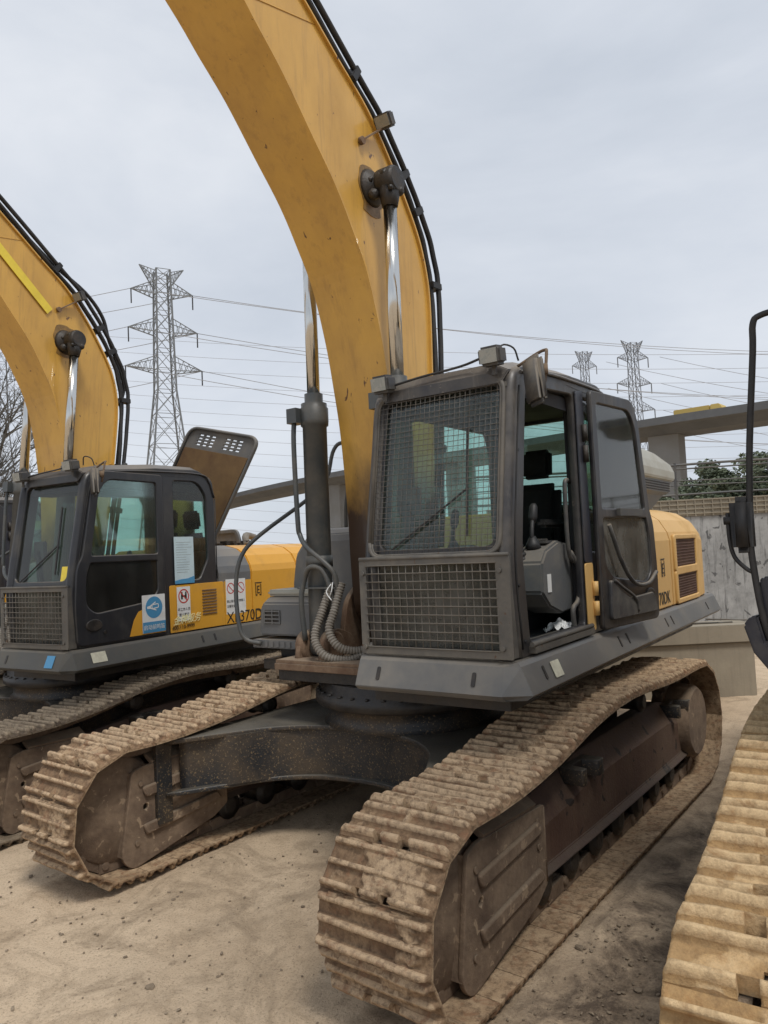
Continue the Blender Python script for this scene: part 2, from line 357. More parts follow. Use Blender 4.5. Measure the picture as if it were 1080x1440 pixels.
def shoe_mesh(bm, seed, kind='triple', ny=44, mud=1.0):
    """one track shoe with raised grousers and mud caked between them; x along the track, y across, z outwards"""
    L0, L1 = -PITCH / 2 + .003, PITCH / 2 - .003
    if kind == 'triple': gs = [(-.096, .052), (.000, .040), (.094, .040)]
    else: gs = [(-.094, .062), (.062, .062)]
    xs = {L0, L1}
    for g, h in gs:
        for d in (-.017, -.0135, -.010, 0, .010, .0135, .017): xs.add(g + d)
    cur = sorted(xs); full = []
    for a, b in zip(cur, cur[1:]):
        n = max(1, int((b - a) / .0085)); full += [a + (b - a) * k / n for k in range(n)]
    full.append(cur[-1]); xs = [x for x in full if L0 - 1e-6 <= x <= L1 + 1e-6]
    ys = [-HALFW + 2 * HALFW * k / ny for k in range(ny + 1)]
    rs = random.Random(seed); off = V((rs.uniform(0, 90), rs.uniform(0, 90), rs.uniform(0, 90)))
    amount = mud * rs.uniform(.5, 1.0); thr = rs.uniform(-.16, .2) if kind == 'triple' else rs.uniform(.0, .25)
    def sm(t): t = min(1, max(0, t)); return t * t * (3 - 2 * t)
    def h(x, y, want=False):
        z = 0; gr = 0
        e = min(1, max(0, (HALFW - abs(y)) / .022))
        for g, hh in gs:
            d = abs(x - g)
            wear = 1 - .22 * max(0, noise.noise(V((g * 50, y * 6, 0)) + off) + .15)
            q = hh * wear * (.25 + .75 * e) * (1 if d < .010 else max(0, 1 - (d - .010) / .007))
            if q > z: z = q; gr = min(1, q / .02)
        n1 = noise.fractal(V((x * 14, y * 14, 3)) + off, 1, 2, 5); n2 = noise.noise(V((x * 55, y * 55, 0)) + off * 1.3)
        n3 = noise.noise(V((x * 5, y * 6, 7)) + off); n4 = noise.noise(V((x * 24, y * 24, 17)) + off)
        cake = sm((n3 + .35 * n4 - thr + .12) / .14) * sm((HALFW - .03 - .05 * (n4 + .5) - abs(y)) / .02)
        m = amount * cake * (.017 + .010 * n3 + .026 * abs(n1) + .006 * n2) + .003 * n2 + .0012
        m = min(m, .026 + .004 * n2)
        muddy = 1 if m > z + .001 else 0
        zz = max(z + .0009 * n2, m)
        if x > L1 - .012: zz -= .005
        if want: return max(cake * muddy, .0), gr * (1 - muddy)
        return zz
    clog = rs.random() < .45
    def hole(x, y):
        if kind == 'triple': return (not clog) and any(abs(y - c) < .024 and abs(x - (L0 + .020)) < .017 for c in (-.07, .075))
        return any(abs(y - c) < .028 and abs(x - (L0 + .016)) < .017 for c in (-.075, .075)) or ((x + .018) ** 2 + (y) ** 2 < .040 ** 2)
    col = bm.verts.layers.float_color.new('soil_crest')
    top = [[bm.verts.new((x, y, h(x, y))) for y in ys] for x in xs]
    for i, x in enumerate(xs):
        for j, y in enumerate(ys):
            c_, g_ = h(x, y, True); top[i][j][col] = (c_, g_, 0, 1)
    bot = [[bm.verts.new((x, y, -.012)) for y in ys] for x in xs]
    nx, nyv = len(xs), len(ys)
    H = [[hole((xs[i] + xs[i + 1]) / 2, (ys[j] + ys[j + 1]) / 2) for j in range(nyv - 1)] for i in range(nx - 1)]
    for i in range(nx - 1):
        for j in range(nyv - 1):
            if H[i][j]: continue
            f = bm.faces.new((top[i][j], top[i + 1][j], top[i + 1][j + 1], top[i][j + 1])); f.smooth = True
            bm.faces.new((bot[i][j + 1], bot[i + 1][j + 1], bot[i + 1][j], bot[i][j]))
            for di, dj, a, b in ((-1, 0, (i, j), (i, j + 1)), (1, 0, (i + 1, j + 1), (i + 1, j)), (0, -1, (i + 1, j), (i, j)), (0, 1, (i, j + 1), (i + 1, j + 1))):
                ii, jj = i + di, j + dj
                if ii < 0 or jj < 0 or ii >= nx - 1 or jj >= nyv - 1 or H[ii][jj]:
                    bm.faces.new((top[a[0]][a[1]], top[b[0]][b[1]], bot[b[0]][b[1]], bot[a[0]][a[1]]))
def chain_mesh(bm):
    n = NSHOE
    for k in range(n):
        a, b = path_at((k - .5) * PITCH), path_at((k + .5) * PITCH)
        d = (b - a).normalized(); nn = V((d.z, 0, -d.x))
        for y in (-.085, .085):
            p = [a - d * .012, b + d * .012]
            bar(bm, p[0] - nn * .062 + V((0, y, 0)), p[1] - nn * .062 + V((0, y * 1.12, 0)), .036, .085, up=nn)
        lathe(bm, [(.028, -.12), (.028, .12)], a - nn * .075, (0, 1, 0), 10)
def build_track(root, yc, side, shoe_mat, kind, mud, seedbase):
    """side=+1 : the track whose outer face looks to +y"""
    t = mk('track', chain_mesh, 'rust', root, key='chain')
    t.location = (0, yc, 0)
    for k in range(NSHOE):
        key = ('shoe', kind, k % 9 + seedbase, mud)
        kk = (key, shoe_mat)
        if kk not in CACHE:
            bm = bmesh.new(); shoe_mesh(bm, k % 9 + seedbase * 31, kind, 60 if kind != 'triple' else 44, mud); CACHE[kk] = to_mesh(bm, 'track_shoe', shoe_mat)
        a, b = path_at((k - .5) * PITCH), path_at((k + .5) * PITCH)
        d = (b - a).normalized(); nn = V((d.z, 0, -d.x)); c = (a + b) / 2
        s = obj('track_shoe', CACHE[kk], t)
        # shoe x follows the path direction, z points outwards
        R = Matrix((d, nn.cross(d), nn)).transposed().to_4x4()
        R.translation = c; s.matrix_local = R
    def idler(bm):
        lathe(bm, [(.10, -.145), (.34, -.12), (.36, -.10), (.36, -.055), (.385, -.045), (.385, .045), (.36, .055), (.36, .10), (.34, .12), (.10, .145)], (1.86, 0, .475), (0, 1, 0), 40)
    mk('idler_wheel', idler, 'rust', t, key='idler')
    def sprocket(bm):
        n = 21; out = []
        for k in range(n):
            for rr, da in ((.365, 0), (.43, .32), (.43, .5), (.365, .82)):
                a = 2 * PI * (k + da) / n; out.append((-2.14 + rr * math.cos(a), .54 + rr * math.sin(a)))
        plate(bm, out, (), .05, 0, SIDE(0))
        lathe(bm, [(.30, -.10), (.33, 0), (.33, side * .02), (.31, side * .20), (.285, side * .225), (.28, side * .23)] if side > 0 else [(.30, .10), (.33, 0), (.33, -.02), (.31, -.20), (.285, -.225), (.28, -.23)], (-2.14, 0, .54), (0, 1, 0), 36)
    mk('drive_sprocket', sprocket, 'rust', t, key=('sprocket', side))
    def roller(bm):
        lathe(bm, [(.045, -.145), (.07, -.142), (.07, -.13), (.105, -.125), (.105, -.095), (.085, -.09), (.085, .09), (.105, .095), (.105, .125), (.07, .13), (.07, .142), (.045, .145)], (0, 0, 0), (0, 1, 0), 24)
    for k in range(8):
        r = mk('track_roller', roller, 'dark', t, key='roller'); r.location = (1.25 - k * .405, 0, .205)
    for x in (.35, -1.05):
        r = mk('carrier_roller', roller, 'dark', t, key='roller'); r.location = (x, 0, .905); r.scale = (.8, .9, .8)
    # track frame: long welded box with a lower flange, nose plates either side of the idler
    def fr(bm):
        secs = []
        for x, zt, w in ((1.05, .70, .14), (.45, .74, .145), (.2, .79, .15), (-1.55, .80, .15), (-2.05, .70, .14)):
            secs.append([(x, -w, .27), (x, -w - .04, .285), (x, -w, .325), (x, -w, zt - .17), (x, -w * .35, zt), (x, w * .35, zt), (x, w, zt - .17), (x, w, .325), (x, w + .04, .285), (x, w, .27)])
        loft(bm, secs)
        box(bm, 1.55, 1.02, -.06, .06, .33, .62)
    f = mk('track_frame', fr, 'framered', root, key='trackframe', bevel=.006); f.location = (0, yc, 0)
    for sy in (-1, 1):
        def nose(bm):
            o = rpoly([(1.05, .20), (.92, .27), (.92, .70), (1.66, .735, .02), (1.76, .71, .03), (1.86, .14, .06), (1.78, .05, .06)], .02, 3)
            plate(bm, o, [circle(1.66, .45, .026, 14)], .028, .004, SIDE(sy * .175))
            for z0, z1 in ((.56, .60), (.30, .345)):
                q = [(1.66, z0 - .03), (1.68, z0 + .025), (1.04, z1 + .035), (1.0, z1 - .015)]
                plate(bm, rpoly(q, .012, 2), (), .03, .012, SIDE(sy * .20))
            bar(bm, (1.752, sy * .152, .70), (1.846, sy * .152, .15), .06, .02, up=V((1, 0, 0)))
            for bx, bz in ((1.02, .34), (1.02, .50), (1.02, .64), (1.70, .62), (1.74, .22)):
                lathe(bm, [(.019, 0), (.019, sy * .012)], (bx, sy * .189, bz), (0, 1, 0), 6)
            tube(bm, [(.93, sy * .186, .28), (.93, sy * .186, .69)], .008, 6, 2)
            # folded top lip leaning in over the idler
            loft(bm, [[(1.02, sy * .175, .70), (1.02, sy * .19, .735), (1.02, sy * .09, .80), (1.02, sy * .09, .775)], [(1.60, sy * .175, .72), (1.60, sy * .19, .755), (1.60, sy * .09, .80), (1.60, sy * .09, .78)]])
        g = mk('idler_guard', nose, 'rust', f, key=('nose', sy))
    def step(bm, x0):
        o = [(x0, 0), (x0 - .34, 0), (x0 - .34, .16), (x0 - .26, .16), (x0 - .24, .05), (x0 - .08, .05), (x0 - .06, .16), (x0, .16)]
        plate(bm, rpoly(o, .015, 2), (), .10, .004, frame((0, side * .06, .715), (1, 0, 0), (0, side, 0)))
    mks('track_step', (.42, -1.62), step, 'frameblack', f, key=('step', side))
    return t

def carbody(bm):
    half = [(1.50, 1.13), (1.15, .92), (.86, .74), (.66, .48), (.58, .2), (.56, 0)]
    front = half + [(x, -y) for x, y in half[:-1][::-1]]
    rear = [(-x * 1.02, -y) for x, y in front]
    front_s = catmull([(x, y, 0) for x, y in front], 5); rear_s = catmull([(x, y, 0) for x, y in rear], 5)
    out = [(p.x, p.y) for p in front_s] + [(.9, -1.17)] + [(-.9, -1.17)] + [(p.x, p.y) for p in rear_s] + [(-.9, 1.17), (.9, 1.17)]
    # concave sides between the legs are left filled under the house
    def inset(pts, k): return [(x * k, y * (1 if abs(y) > 1.0 else k)) for x, y in pts]
    plate(bm, out, (), .035, .006, Matrix.Translation((0, 0, .865)))
    plate(bm, inset(out, 1.0), (), .032, .006, Matrix.Translation((0, 0, .49)))
    plate(bm, inset(out, .93), (), .36, 0, Matrix.Translation((0, 0, .678)))
    for sy in (-1, 1):
        plate(bm, rpoly([(1.58, .30), (1.58, .86), (1.52, .90), (1.46, .86), (1.46, .30)], .01, 2), (), .05, .004, frame((0, sy * 1.165, 0), (1, 0, 0), (0, 0, 1)))
    lathe(bm, [(.70, .88), (.66, .92), (.66, 1.02), (.70, 1.03)], (0, 0, 0), (0, 0, 1), 48)
def bearing(bm):
    lathe(bm, [(.74, 1.03), (.76, 1.05), (.76, 1.12), (.72, 1.13), (.72, 1.21)], (0, 0, 0), (0, 0, 1), 56)
    for k in range(36):
        a = 2 * PI * k / 36; lathe(bm, [(.016, 0), (.016, .02)], (.735 * math.cos(a), .735 * math.sin(a), 1.12), (0, 0, 1), 6)

# ------------------------------------------------------------------ boom
B_BOT = [(-.02, 1.62), (.14, 1.70), (.18, 2.1), (.19, 2.5), (.24, 3.12), (.31, 3.53), (.385, 3.87), (.52, 4.28), (.69, 4.57), (.87, 4.83), (1.12, 5.10), (1.39, 5.39), (1.63, 5.60), (1.88, 5.82), (2.5, 6.28), (3.3, 6.8), (4.2, 7.3)]
B_TOP = [(-.14, 1.72), (-.22, 1.95), (-.27, 2.3), (-.32, 2.8), (-.365, 3.4), (-.39, 3.85), (-.40, 4.25), (-.37, 4.52), (-.27, 4.80), (-.08, 5.08), (.11, 5.31), (.40, 5.60), (.75, 5.82), (1.12, 6.06), (1.9, 6.55), (2.9, 7.05), (3.95, 7.6)]
BY0, BY1 = -.39, .10
def boom_mesh(bm):
    bt = catmull([(x, 0, z) for x, z in B_BOT], 5); tp = catmull([(x, 0, z) for x, z in B_TOP], 5)
    secs = []
    for a, b in zip(bt, tp):
        d = (b - a).normalized() * .018
        secs.append([(a.x, BY0, a.z), (a.x, BY1, a.z), (b.x, BY1, b.z), (b.x, BY0, b.z)])
    loft(bm, secs)
    # flange lips: bottom and top plates stand a little proud of the side webs
    for line, s in ((bt, 1), (tp, -1)):
        for y in (BY0 - .012, BY1 + .012):
            ring = []
            for i, p in enumerate(line):
                q = tp[i] if s == 1 else bt[i]; d = (q - p).normalized()
                y2 = y + (.012 if y > 0 else -.012) * 0
                ring.append([(p.x, y - .012, p.z), (p.x, y + .012, p.z), (p.x + d.x * .02, y + .012, p.z + d.z * .02), (p.x + d.x * .02, y - .012, p.z + d.z * .02)])
            loft(bm, ring)
    for k in (2, 4.5, 12.6):
        i = int(k); t = k - i
        for y in (BY0 - .003, BY1 + .003):
            a_ = V((B_BOT[i][0], y, B_BOT[i][1])).lerp(V((B_BOT[i + 1][0], y, B_BOT[i + 1][1])), t); b_ = V((B_TOP[i][0], y, B_TOP[i][1])).lerp(V((B_TOP[i + 1][0], y, B_TOP[i + 1][1])), t)
            tube(bm, [a_, a_.lerp(b_, .5), b_], .0028, 6, 2)
    # foot boss
    lathe(bm, [(.15, BY0 - .03), (.15, BY1 + .03)], (-.03, 0, 1.72), (0, 1, 0), 28)
def off_top(k, o, y):   # point near the top line, o metres above it
    i = int(k); t = k - i
    a = V((B_TOP[i][0], 0, B_TOP[i][1])); b = V((B_TOP[i + 1][0], 0, B_TOP[i + 1][1])); p = a.lerp(b, t)
    ba = V((B_BOT[i][0], 0, B_BOT[i][1])); bb = V((B_BOT[i + 1][0], 0, B_BOT[i + 1][1])); q = ba.lerp(bb, t)
    n = (p - q).normalized(); return p + n * o + V((0, y, 0))

def spline_off(o, y, k0=1.5, k1=15.5, step=.5, wob=0):
    return [off_top(k0 + step * i, o + wob * math.sin(i * 1.9 + o * 40), y) for i in range(int((k1 - k0) / step))]

# ------------------------------------------------------------------ cab
YI, YO = .42, 1.45
def door_poly():
    return rpoly([(0, 1.56, .03), (0, 3.27, .05), (.80, 3.27, .16), (.90, 3.12, .1), (1.03, 2.42, .05), (1.10, 2.30, .06), (1.13, 1.95, .1), (1.11, 1.56, .06)], .05)
def wire_grid(bm, fr, u0, u1, v0, v1, nu, nv, w, jig=0, seed=1):
    rs = random.Random(seed)
    def P(u, v, o=0): return fr @ V((u, v, o))
    for k in range(nu + 1):
        u = u0 + (u1 - u0) * k / nu
        pts = [P(u + rs.uniform(-jig, jig), v0 + (v1 - v0) * i / 6, rs.uniform(-jig, jig)) for i in range(7)]
        tube(bm, pts, w, 4, 1)
    for k in range(nv + 1):
        v = v0 + (v1 - v0) * k / nv
        pts = [P(u0 + (u1 - u0) * i / 6, v + rs.uniform(-jig, jig), w * 1.5 + rs.uniform(-jig, jig)) for i in range(7)]
        tube(bm, pts, w, 4, 1)

def excavator(loc, psi_t, psi_h, scale, label, cfg):
    root = thing('excavator', loc, psi_t, label, 'excavator', 'excavators parked side by side', scale)
    g = cfg
    dp = psi_h - psi_t
    def H(o): o.rotation_euler = (0, 0, dp); return o
    build_track(root, 1.365, 1, g['shoe'], g['kind'], g['mud'], 1)
    build_track(root, -1.365, -1, g['shoe'], g['kind'], g['mud'], 2)
    cb = mk('carbody_frame', carbody, 'frameblack', root, key='carbody')
    mk('swing_bearing', bearing, 'dark', cb, key='bearing')
    # ---- revolving deck
    def deck(bm):
        box(bm, -3.55, .30, -1.32, 1.36, 1.215, 1.30)
        box(bm, .302, 1.02, .385, 1.36, 1.217, 1.298)
        box(bm, .302, .68, -.79, .384, 1.217, 1.298)
        box(bm, -3.5, .98, .40, 1.38, 1.30, 1.50)
        box(bm, -3.5, .10, -1.30, -.50, 1.30, 1.46)
        box(bm, -3.4, -.55, -.5, .4, 1.30, 1.55)
        box(bm, .02, .66, -.80, .38, 1.31, 1.345)
    dk = H(mk('revolving_deck', deck, 'dark', root, key='deck', bevel=.004))
    def lug(bm, y):
        q = rpoly([(.14, 1.34, 0), (.20, 1.52, .05), (.40, 1.60, .08), (.56, 1.50, .08), (.60, 1.34, 0)], .04, 4)
        plate(bm, q, (), .045, .006, SIDE(y))
        lathe(bm, [(.10, -.05), (.12, -.035), (.12, .035), (.10, .05)], (.45, y, 1.46), (0, 1, 0), 28)
    mks('cylinder_foot_bracket', (-.67, -.43, .155, .385), lug, 'rusty', dk, key='lug')
    def fb(bm, y):
        q = rpoly([(-.6, 1.34, 0), (-.30, 1.86, .1), (-.03, 1.95, .1), (.18, 1.80, .08), (.30, 1.34, 0)], .05, 4)
        plate(bm, q, (), .05, .006, SIDE(y)); lathe(bm, [(.10, -.05), (.10, .05)], (-.03, y, 1.72), (0, 1, 0), 24)
    mks('boom_foot_bracket', (BY0 - .09, BY1 + .06), fb, 'rusty', dk, key='fb')
    def plate_front(bm):
        box(bm, .10, .70, -.80, .382, 1.348, 1.375)
        box(bm, .67, .715, -.80, .382, 1.30, 1.349)
    mk('front_deck_plate', plate_front, 'rusty', dk, key='fdp', bevel=.004)
    # ---- side skirt / bumper along the cab side
    def skirt(bm):
        sec = lambda x, y: [(x, y - .10, 1.53), (x, y, 1.525), (x, y + .02, 1.50), (x, y + .085, 1.345), (x, y + .05, 1.315), (x, y - .10, 1.31)]
        loft(bm, [sec(1.14, 1.47), sec(-1.8, 1.465), sec(-4.15, 1.46)])
        # front piece
        fs = lambda y, x: [(x - .12, y, 1.53), (x, y, 1.525), (x + .02, y, 1.50), (x + .085, y, 1.345), (x + .05, y, 1.315), (x - .12, y, 1.31)]
        loft(bm, [fs(.385, 1.15), fs(1.40, 1.15)])
        # folded corner
        a, b = sec(1.14, 1.47), fs(1.40, 1.15)
        loft(bm, [a, b])
    sk = H(mk('deck_skirt', skirt, g['skirt'], root, key='skirt', bevel=.004))
    def slot(bm, it):
        o = rpoly([(-.013, -.042), (.013, -.042), (.013, .042), (-.013, .042)], .012, 4); plate(bm, o, (), .004, 0, frame(*it))
    nv_ = V((.0, .065, -.155)).normalized(); nf_ = V((.065, 0, -.155)).normalized()
    mks('bolt_slot', [((x, 1.522 - (1.14 - x) * .002, 1.432), (1, 0, 0), nv_) for x in (.88, -.55, -.75, -1.9, -2.1, -3.6)] + [((1.204, y, 1.425), (0, 1, 0), nf_) for y in (.55, 1.22)], slot, 'dark', sk, key='slots')
    def note(bm):
        nv = V((.0, .065, -.155)).normalized()
        plate(bm, rpoly([(-.075, -.05), (.05, -.05), (.05, .05), (-.075, .05)], .006, 2), (), .003, 0, frame((.72, 1.526, 1.43), (1, 0, 0), nv))
    if g.get('note', 1): mk('paper_sticker', note, 'palenote', sk, key='note', label='small pale sticker on the skirt corner')
    # ---- boom
    bo = H(mk('boom', boom_mesh, 'boom', root, key='boom'))
    mks('boom_hose', ((.085, .10, .6, 3.1), (.165, .12, .2, 4.2), (.12, .06, .4, 1.2), (.06, -.02, .5, 5), (.10, -.28, .5, 1.7), (.05, -.33, .5, 2.6)),
        lambda bm, it: tube(bm, [off_top(k, it[0] + .014 * math.sin(k * it[2] * 2 + it[3]), it[1]) for k in [1.5 + .5 * i for i in range(28)]], .024, 8, 3), 'rubber', bo, key='bhoses')
    if g.get('bigloop'):
        def loop(bm):
            tube(bm, [off_top(6.4, .12, .02), off_top(7.4, .22, .03), off_top(8.6, .24, .02), off_top(9.4, .27, .03), off_top(10.3, .36, .04), off_top(11.1, .33, .04), off_top(12.2, .20, .02), off_top(13.6, .12, .02)], .024, 8, 5)
        mk('boom_hose', loop, 'rubber', bo, label='loose hose arching above the others')
    def clamp(bm, k):
        p = off_top(k, .125, .095); d = (off_top(k + .1, .1, .035) - off_top(k - .1, .1, .035)).normalized()
        n = V((d.z, 0, -d.x))
        if n.dot(off_top(k, .2, 0) - off_top(k, .0, 0)) < 0: n = -n
        bar(bm, p - d * .03, p + d * .03, .10, .15, up=n)
        bar(bm, p - d * .018 + n * .05 + V((0, .02, 0)), p + d * .018 + n * .05 + V((0, .02, 0)), .05, .06, up=n)
        bar(bm, p - n * .06 - d * .02, p - n * .11 - d * .02 + V((0, -.03, 0)), .05, .05, up=d)
    mks('hose_clamp', (3.3, 4.3, 6.6, 8.7, 9.7, 11.8, 14.2), clamp, 'rubber', bo, key='clamps', bevel=.006)
    def blight(bm):
        # bracket arm bolted on the web, lamp body at its tip
        bar(bm, (.50, BY1 + .015, 5.32), (.30, BY1 + .06, 5.48), .012, .05, up=V((0, 1, 0)))
        lathe(bm, [(.03, 0), (.03, .03)], (.51, BY1 + .01, 5.31), (0, 1, 0), 12)
    mk('lamp_bracket', blight, 'rusty', bo, key='lbr')
    def lamp(bm):
        b2 = bmesh.new(); box(b2, -.04, .04, -.075, .075, -.055, .055)
        bmesh.ops.bevel(b2, geom=b2.edges[:], offset=.012, segments=2, affect='EDGES')
        me = bpy.data.meshes.new('t'); b2.to_mesh(me); b2.free()
        me.transform(Matrix.Translation((.30, BY1 + .10, 5.53)) @ Matrix.Rotation(.5, 4, 'Y')); bm.from_mesh(me)
    mk('work_lamp', lamp, 'plastic', bo, key='blamp')
    def lens2(bm):
        b2 = bmesh.new(); box(b2, .041, .045, -.06, .06, -.042, .042)
        me = bpy.data.meshes.new('t'); b2.to_mesh(me); b2.free()
        me.transform(Matrix.Translation((.30, BY1 + .10, 5.53)) @ Matrix.Rotation(.5, 4, 'Y')); bm.from_mesh(me)
    mk('lamp_lens', lens2, 'lens', bo, key='blens')
    if g.get('tape'):
        def tp(bm):
            a, b = V((.62, BY1 + .016, 5.25)), V((2.4, BY1 + .016, 6.62))
            bar(bm, a, b, .10, .008, up=V((0, 1, 0)))
        mk('tape_strip', tp, 'tape', bo, label='bright yellow strip along the boom side')
    def grease(bm):
        c = V((.385, BY1 + .0035, 4.99)); pts = []
        for k in range(48):
            a_ = 2 * PI * k / 48; r_ = .165 + .035 * noise.noise(V((math.cos(a_) * 2, math.sin(a_) * 2, 1))) + (.06 if math.sin(a_) < -.8 else 0)
            pts.append((c.x + r_ * math.cos(a_), c.z + r_ * math.sin(a_)))
        plate(bm, pts, (), .003, 0, SIDE(c.y))
    mk('grease_stain', grease, 'grease', bo, key='grease')
    br_ = g.get('boomrot', 0)
    def spin(o, px, pz, a):
        c, s_ = math.cos(dp), math.sin(dp)
        Rz = Matrix.Rotation(dp, 4, 'Z')
        o.matrix_local = Rz @ Matrix.Translation((px, 0, pz)) @ Matrix.Rotation(a, 4, 'Y') @ Matrix.Translation((-px, 0, -pz))
    if br_: spin(bo, -.03, 1.72, -br_)
    # ---- boom cylinders
    for yc_, near in ((-.55, False), (.27, True)):
        foot = V((.42, yc_, 1.46)); top = V((.385, yc_, 4.99)); d = (top - foot).normalized()
        def barrel(bm):
            lathe(bm, [(.07, .0), (.095, .06), (.098, .10), (.098, 1.75), (.112, 1.76), (.115, 1.80), (.115, 1.90), (.105, 1.91), (.105, 1.94), (.075, 1.945), (.075, 2.02)], foot, d, 32)
            lathe(bm, [(.09, -.055), (.09, .055)], foot, (0, 1, 0), 24)
            box(bm, foot.x + .02, foot.x + .14, yc_ - .16, yc_ - .06, foot.z + 1.78, foot.z + 1.90)
            for z in (.62, ): lathe(bm, [(.108, z), (.108, z + .09)], foot, d, 32)
        cy = H(mk('boom_cylinder', barrel, 'cylgrey', root, key=('barrel', yc_), bevel=0))
        if br_: spin(cy, .42, 1.46, -br_ * .93)
        def rod(bm): lathe(bm, [(.052, 2.0), (.052, 3.44)], foot, d, 28)
        mk('cylinder_rod', rod, 'chrome', cy, key=('rod', yc_))
        def eye(bm):
            lathe(bm, [(.06, 3.33), (.072, 3.39), (.09, 3.47)], foot, d, 20)
            lathe(bm, [(.10, -.075), (.105, -.06), (.105, .06), (.09, .085)], top, (0, 1, 0), 24)
            s = -1 if near else 1
            face = BY1 if near else BY0
            lathe(bm, [(.15, 0), (.13, -s * .03), (.075, -s * .06), (.075, abs(face - yc_) * -s)], (top.x, face, top.z), (0, 1, 0), 24)
            for k in range(30 if near else 0):
                rs = random.Random(k); p = top + V((rs.uniform(-.08, .08), rs.uniform(-.12, .07), rs.uniform(-.10, .07)))
                bmesh.ops.create_icosphere(bm, subdivisions=2, radius=rs.uniform(.02, .045), matrix=Matrix.Translation(p))
        mk('rod_eye', eye, 'dark', cy, key=('eye', yc_))
        o = foot
        if not near:
            mks('hydraulic_pipe', (([o + V((.09, -.12, 1.84)), o + V((.11, -.12, 1.6)), o + V((.11, -.11, 1.0)), o + V((.10, -.10, .88)), o + V((.14, 0, .78)), o + V((.13, .16, .66)), o + V((.10, .24, .55)), o + V((.08, .24, .35))], .020),
                ([o + V((.12, -.07, .05)), o + V((.14, -.08, .35)), o + V((.13, -.05, .52)), o + V((.14, .02, .62)), o + V((.12, .13, .60)), o + V((.1, .19, .45)), o + V((.08, .20, .3))], .022)),
                lambda bm, it: tube(bm, it[0], it[1], 8, 5), 'cylgrey', cy, key='hpipe')
            mk('pipe_bracket', lambda bm: bar(bm, o + V((.10, -.13, .46)), o + V((.10, .25, .46)), .05, .012), 'cylgrey', cy, key='hbr')
    for it in ([(.48, -.28, 1.95), (.56, -.30, 1.75), (.62, -.31, 1.6), (.60, -.24, 1.48), (.50, -.14, 1.44), (.4, -.05, 1.47)],
               [(.50, -.36, 1.95), (.58, -.40, 1.75), (.66, -.42, 1.55), (.66, -.33, 1.42), (.56, -.2, 1.38), (.46, -.1, 1.42)],
               [(.50, .0, 1.48), (.60, .12, 1.50), (.68, .20, 1.60), (.66, .24, 1.80), (.58, .26, 2.05)]):
        H(mk('ribbed_hose', lambda bm: tube(bm, it, .034, 10, 6, rib=.022), 'hosegrey', root, key=('corr', it[0])))
    H(mk('red_white_tape', lambda bm: tube(bm, [(.53, -.33, 1.96), (.57, -.31, 1.90), (.56, -.34, 1.85), (.60, -.29, 1.83), (.585, -.35, 1.89), (.55, -.33, 1.95)], .0045, 5, 4), 'white', root, key='rwt'))
    # ---- cab
    cm = g['cab']
    out = rpoly([(1.02, 1.535, .02), (1.075, 2.12, .1), (.85, 3.27, .14), (-.10, 3.35, .1), (-.70, 3.37, .18), (-.87, 3.10, .1), (-.87, 2.1, .06), (-.98, 1.90, .05), (-1.0, 1.535, .02)], .05)
    opening = rpoly([(.90, 1.60, .05), (.945, 2.12, .12), (.765, 3.175, .10), (-.055, 3.235, .08), (-.055, 1.60, .05)], .05)
    quarter = rpoly([(-.22, 2.10, .03), (-.22, 3.24, .05), (-.62, 3.25, .12), (-.76, 3.08, .08), (-.77, 2.35, .06), (-.62, 2.10, .05)], .05)
    def cabshell(bm):
        o2 = [(x, z) for x, z in out]
        plate(bm, o2, [rpoly([(.88, 1.75), (.92, 2.12), (.74, 3.18), (-.60, 3.20), (-.72, 3.0), (-.72, 2.1), (-.5, 1.9)], .08)], .045, .010, SIDE(YI + .03))
        # A pillars and front frame (lower upright, upper raked)
        for y in (YI + .035, YO - .05):
            tube(bm, [(1.03, y, 1.54), (1.07, y, 1.95), (1.06, y, 2.2), (.95, y, 2.8), (.88, y, 3.16), (.80, y, 3.24)], .052, 10, 4)
        bar(bm, (1.06, YI, 2.12), (1.06, YO - .02, 2.12), .06, .06)
        bar(bm, (.855, YI + .02, 3.205), (.855, YO - .04, 3.205), .10, .08)
        bar(bm, (1.03, YI, 1.56), (1.03, YO - .02, 1.56), .06, .05)
        # rear wall
        fr = frame((-.885, 0, 0), (0, 1, 0), (0, 0, 1))
        plate(bm, rpoly([(YI + .01, 1.54), (YO - .05, 1.54), (YO - .05, 3.33, .15), (YI + .01, 3.33, .1)], .03), [rpoly([(YI + .10, 2.42), (YO - .13, 2.42), (YO - .13, 3.2), (YI + .10, 3.2)], .07)], .05, .008, fr)
    cab = H(mk('cab', cabshell, cm, root, key='cabshell', label=g.get('cablabel')))
    mk('cab_side_frame', lambda bm: plate(bm, out, [opening, quarter], .055, .012, SIDE(YO - .03)), 'door1' if cm == 'cab1' else cm, cab, key='csf')
    def roofm(bm):
        sec = []
        for x, zt, iy in ((.95, 3.235, .10), (.91, 3.30, .06), (.68, 3.345, .02), (0, 3.405, .0), (-.6, 3.415, .0), (-.78, 3.37, .03), (-.90, 3.28, .08)):
            a, b = YI + iy, YO - iy * .7
            zb = min(3.27, zt - .075); sec.append([(x, a, zb), (x, a - .005, zt - .05), (x, a + .08, zt), (x, b - .10, zt), (x, b + .002, zt - .055), (x, b, zb)])
        loft(bm, sec, smooth=False)
    mk('roof', roofm, g['roof'], cab, key='roof', bevel=.008)
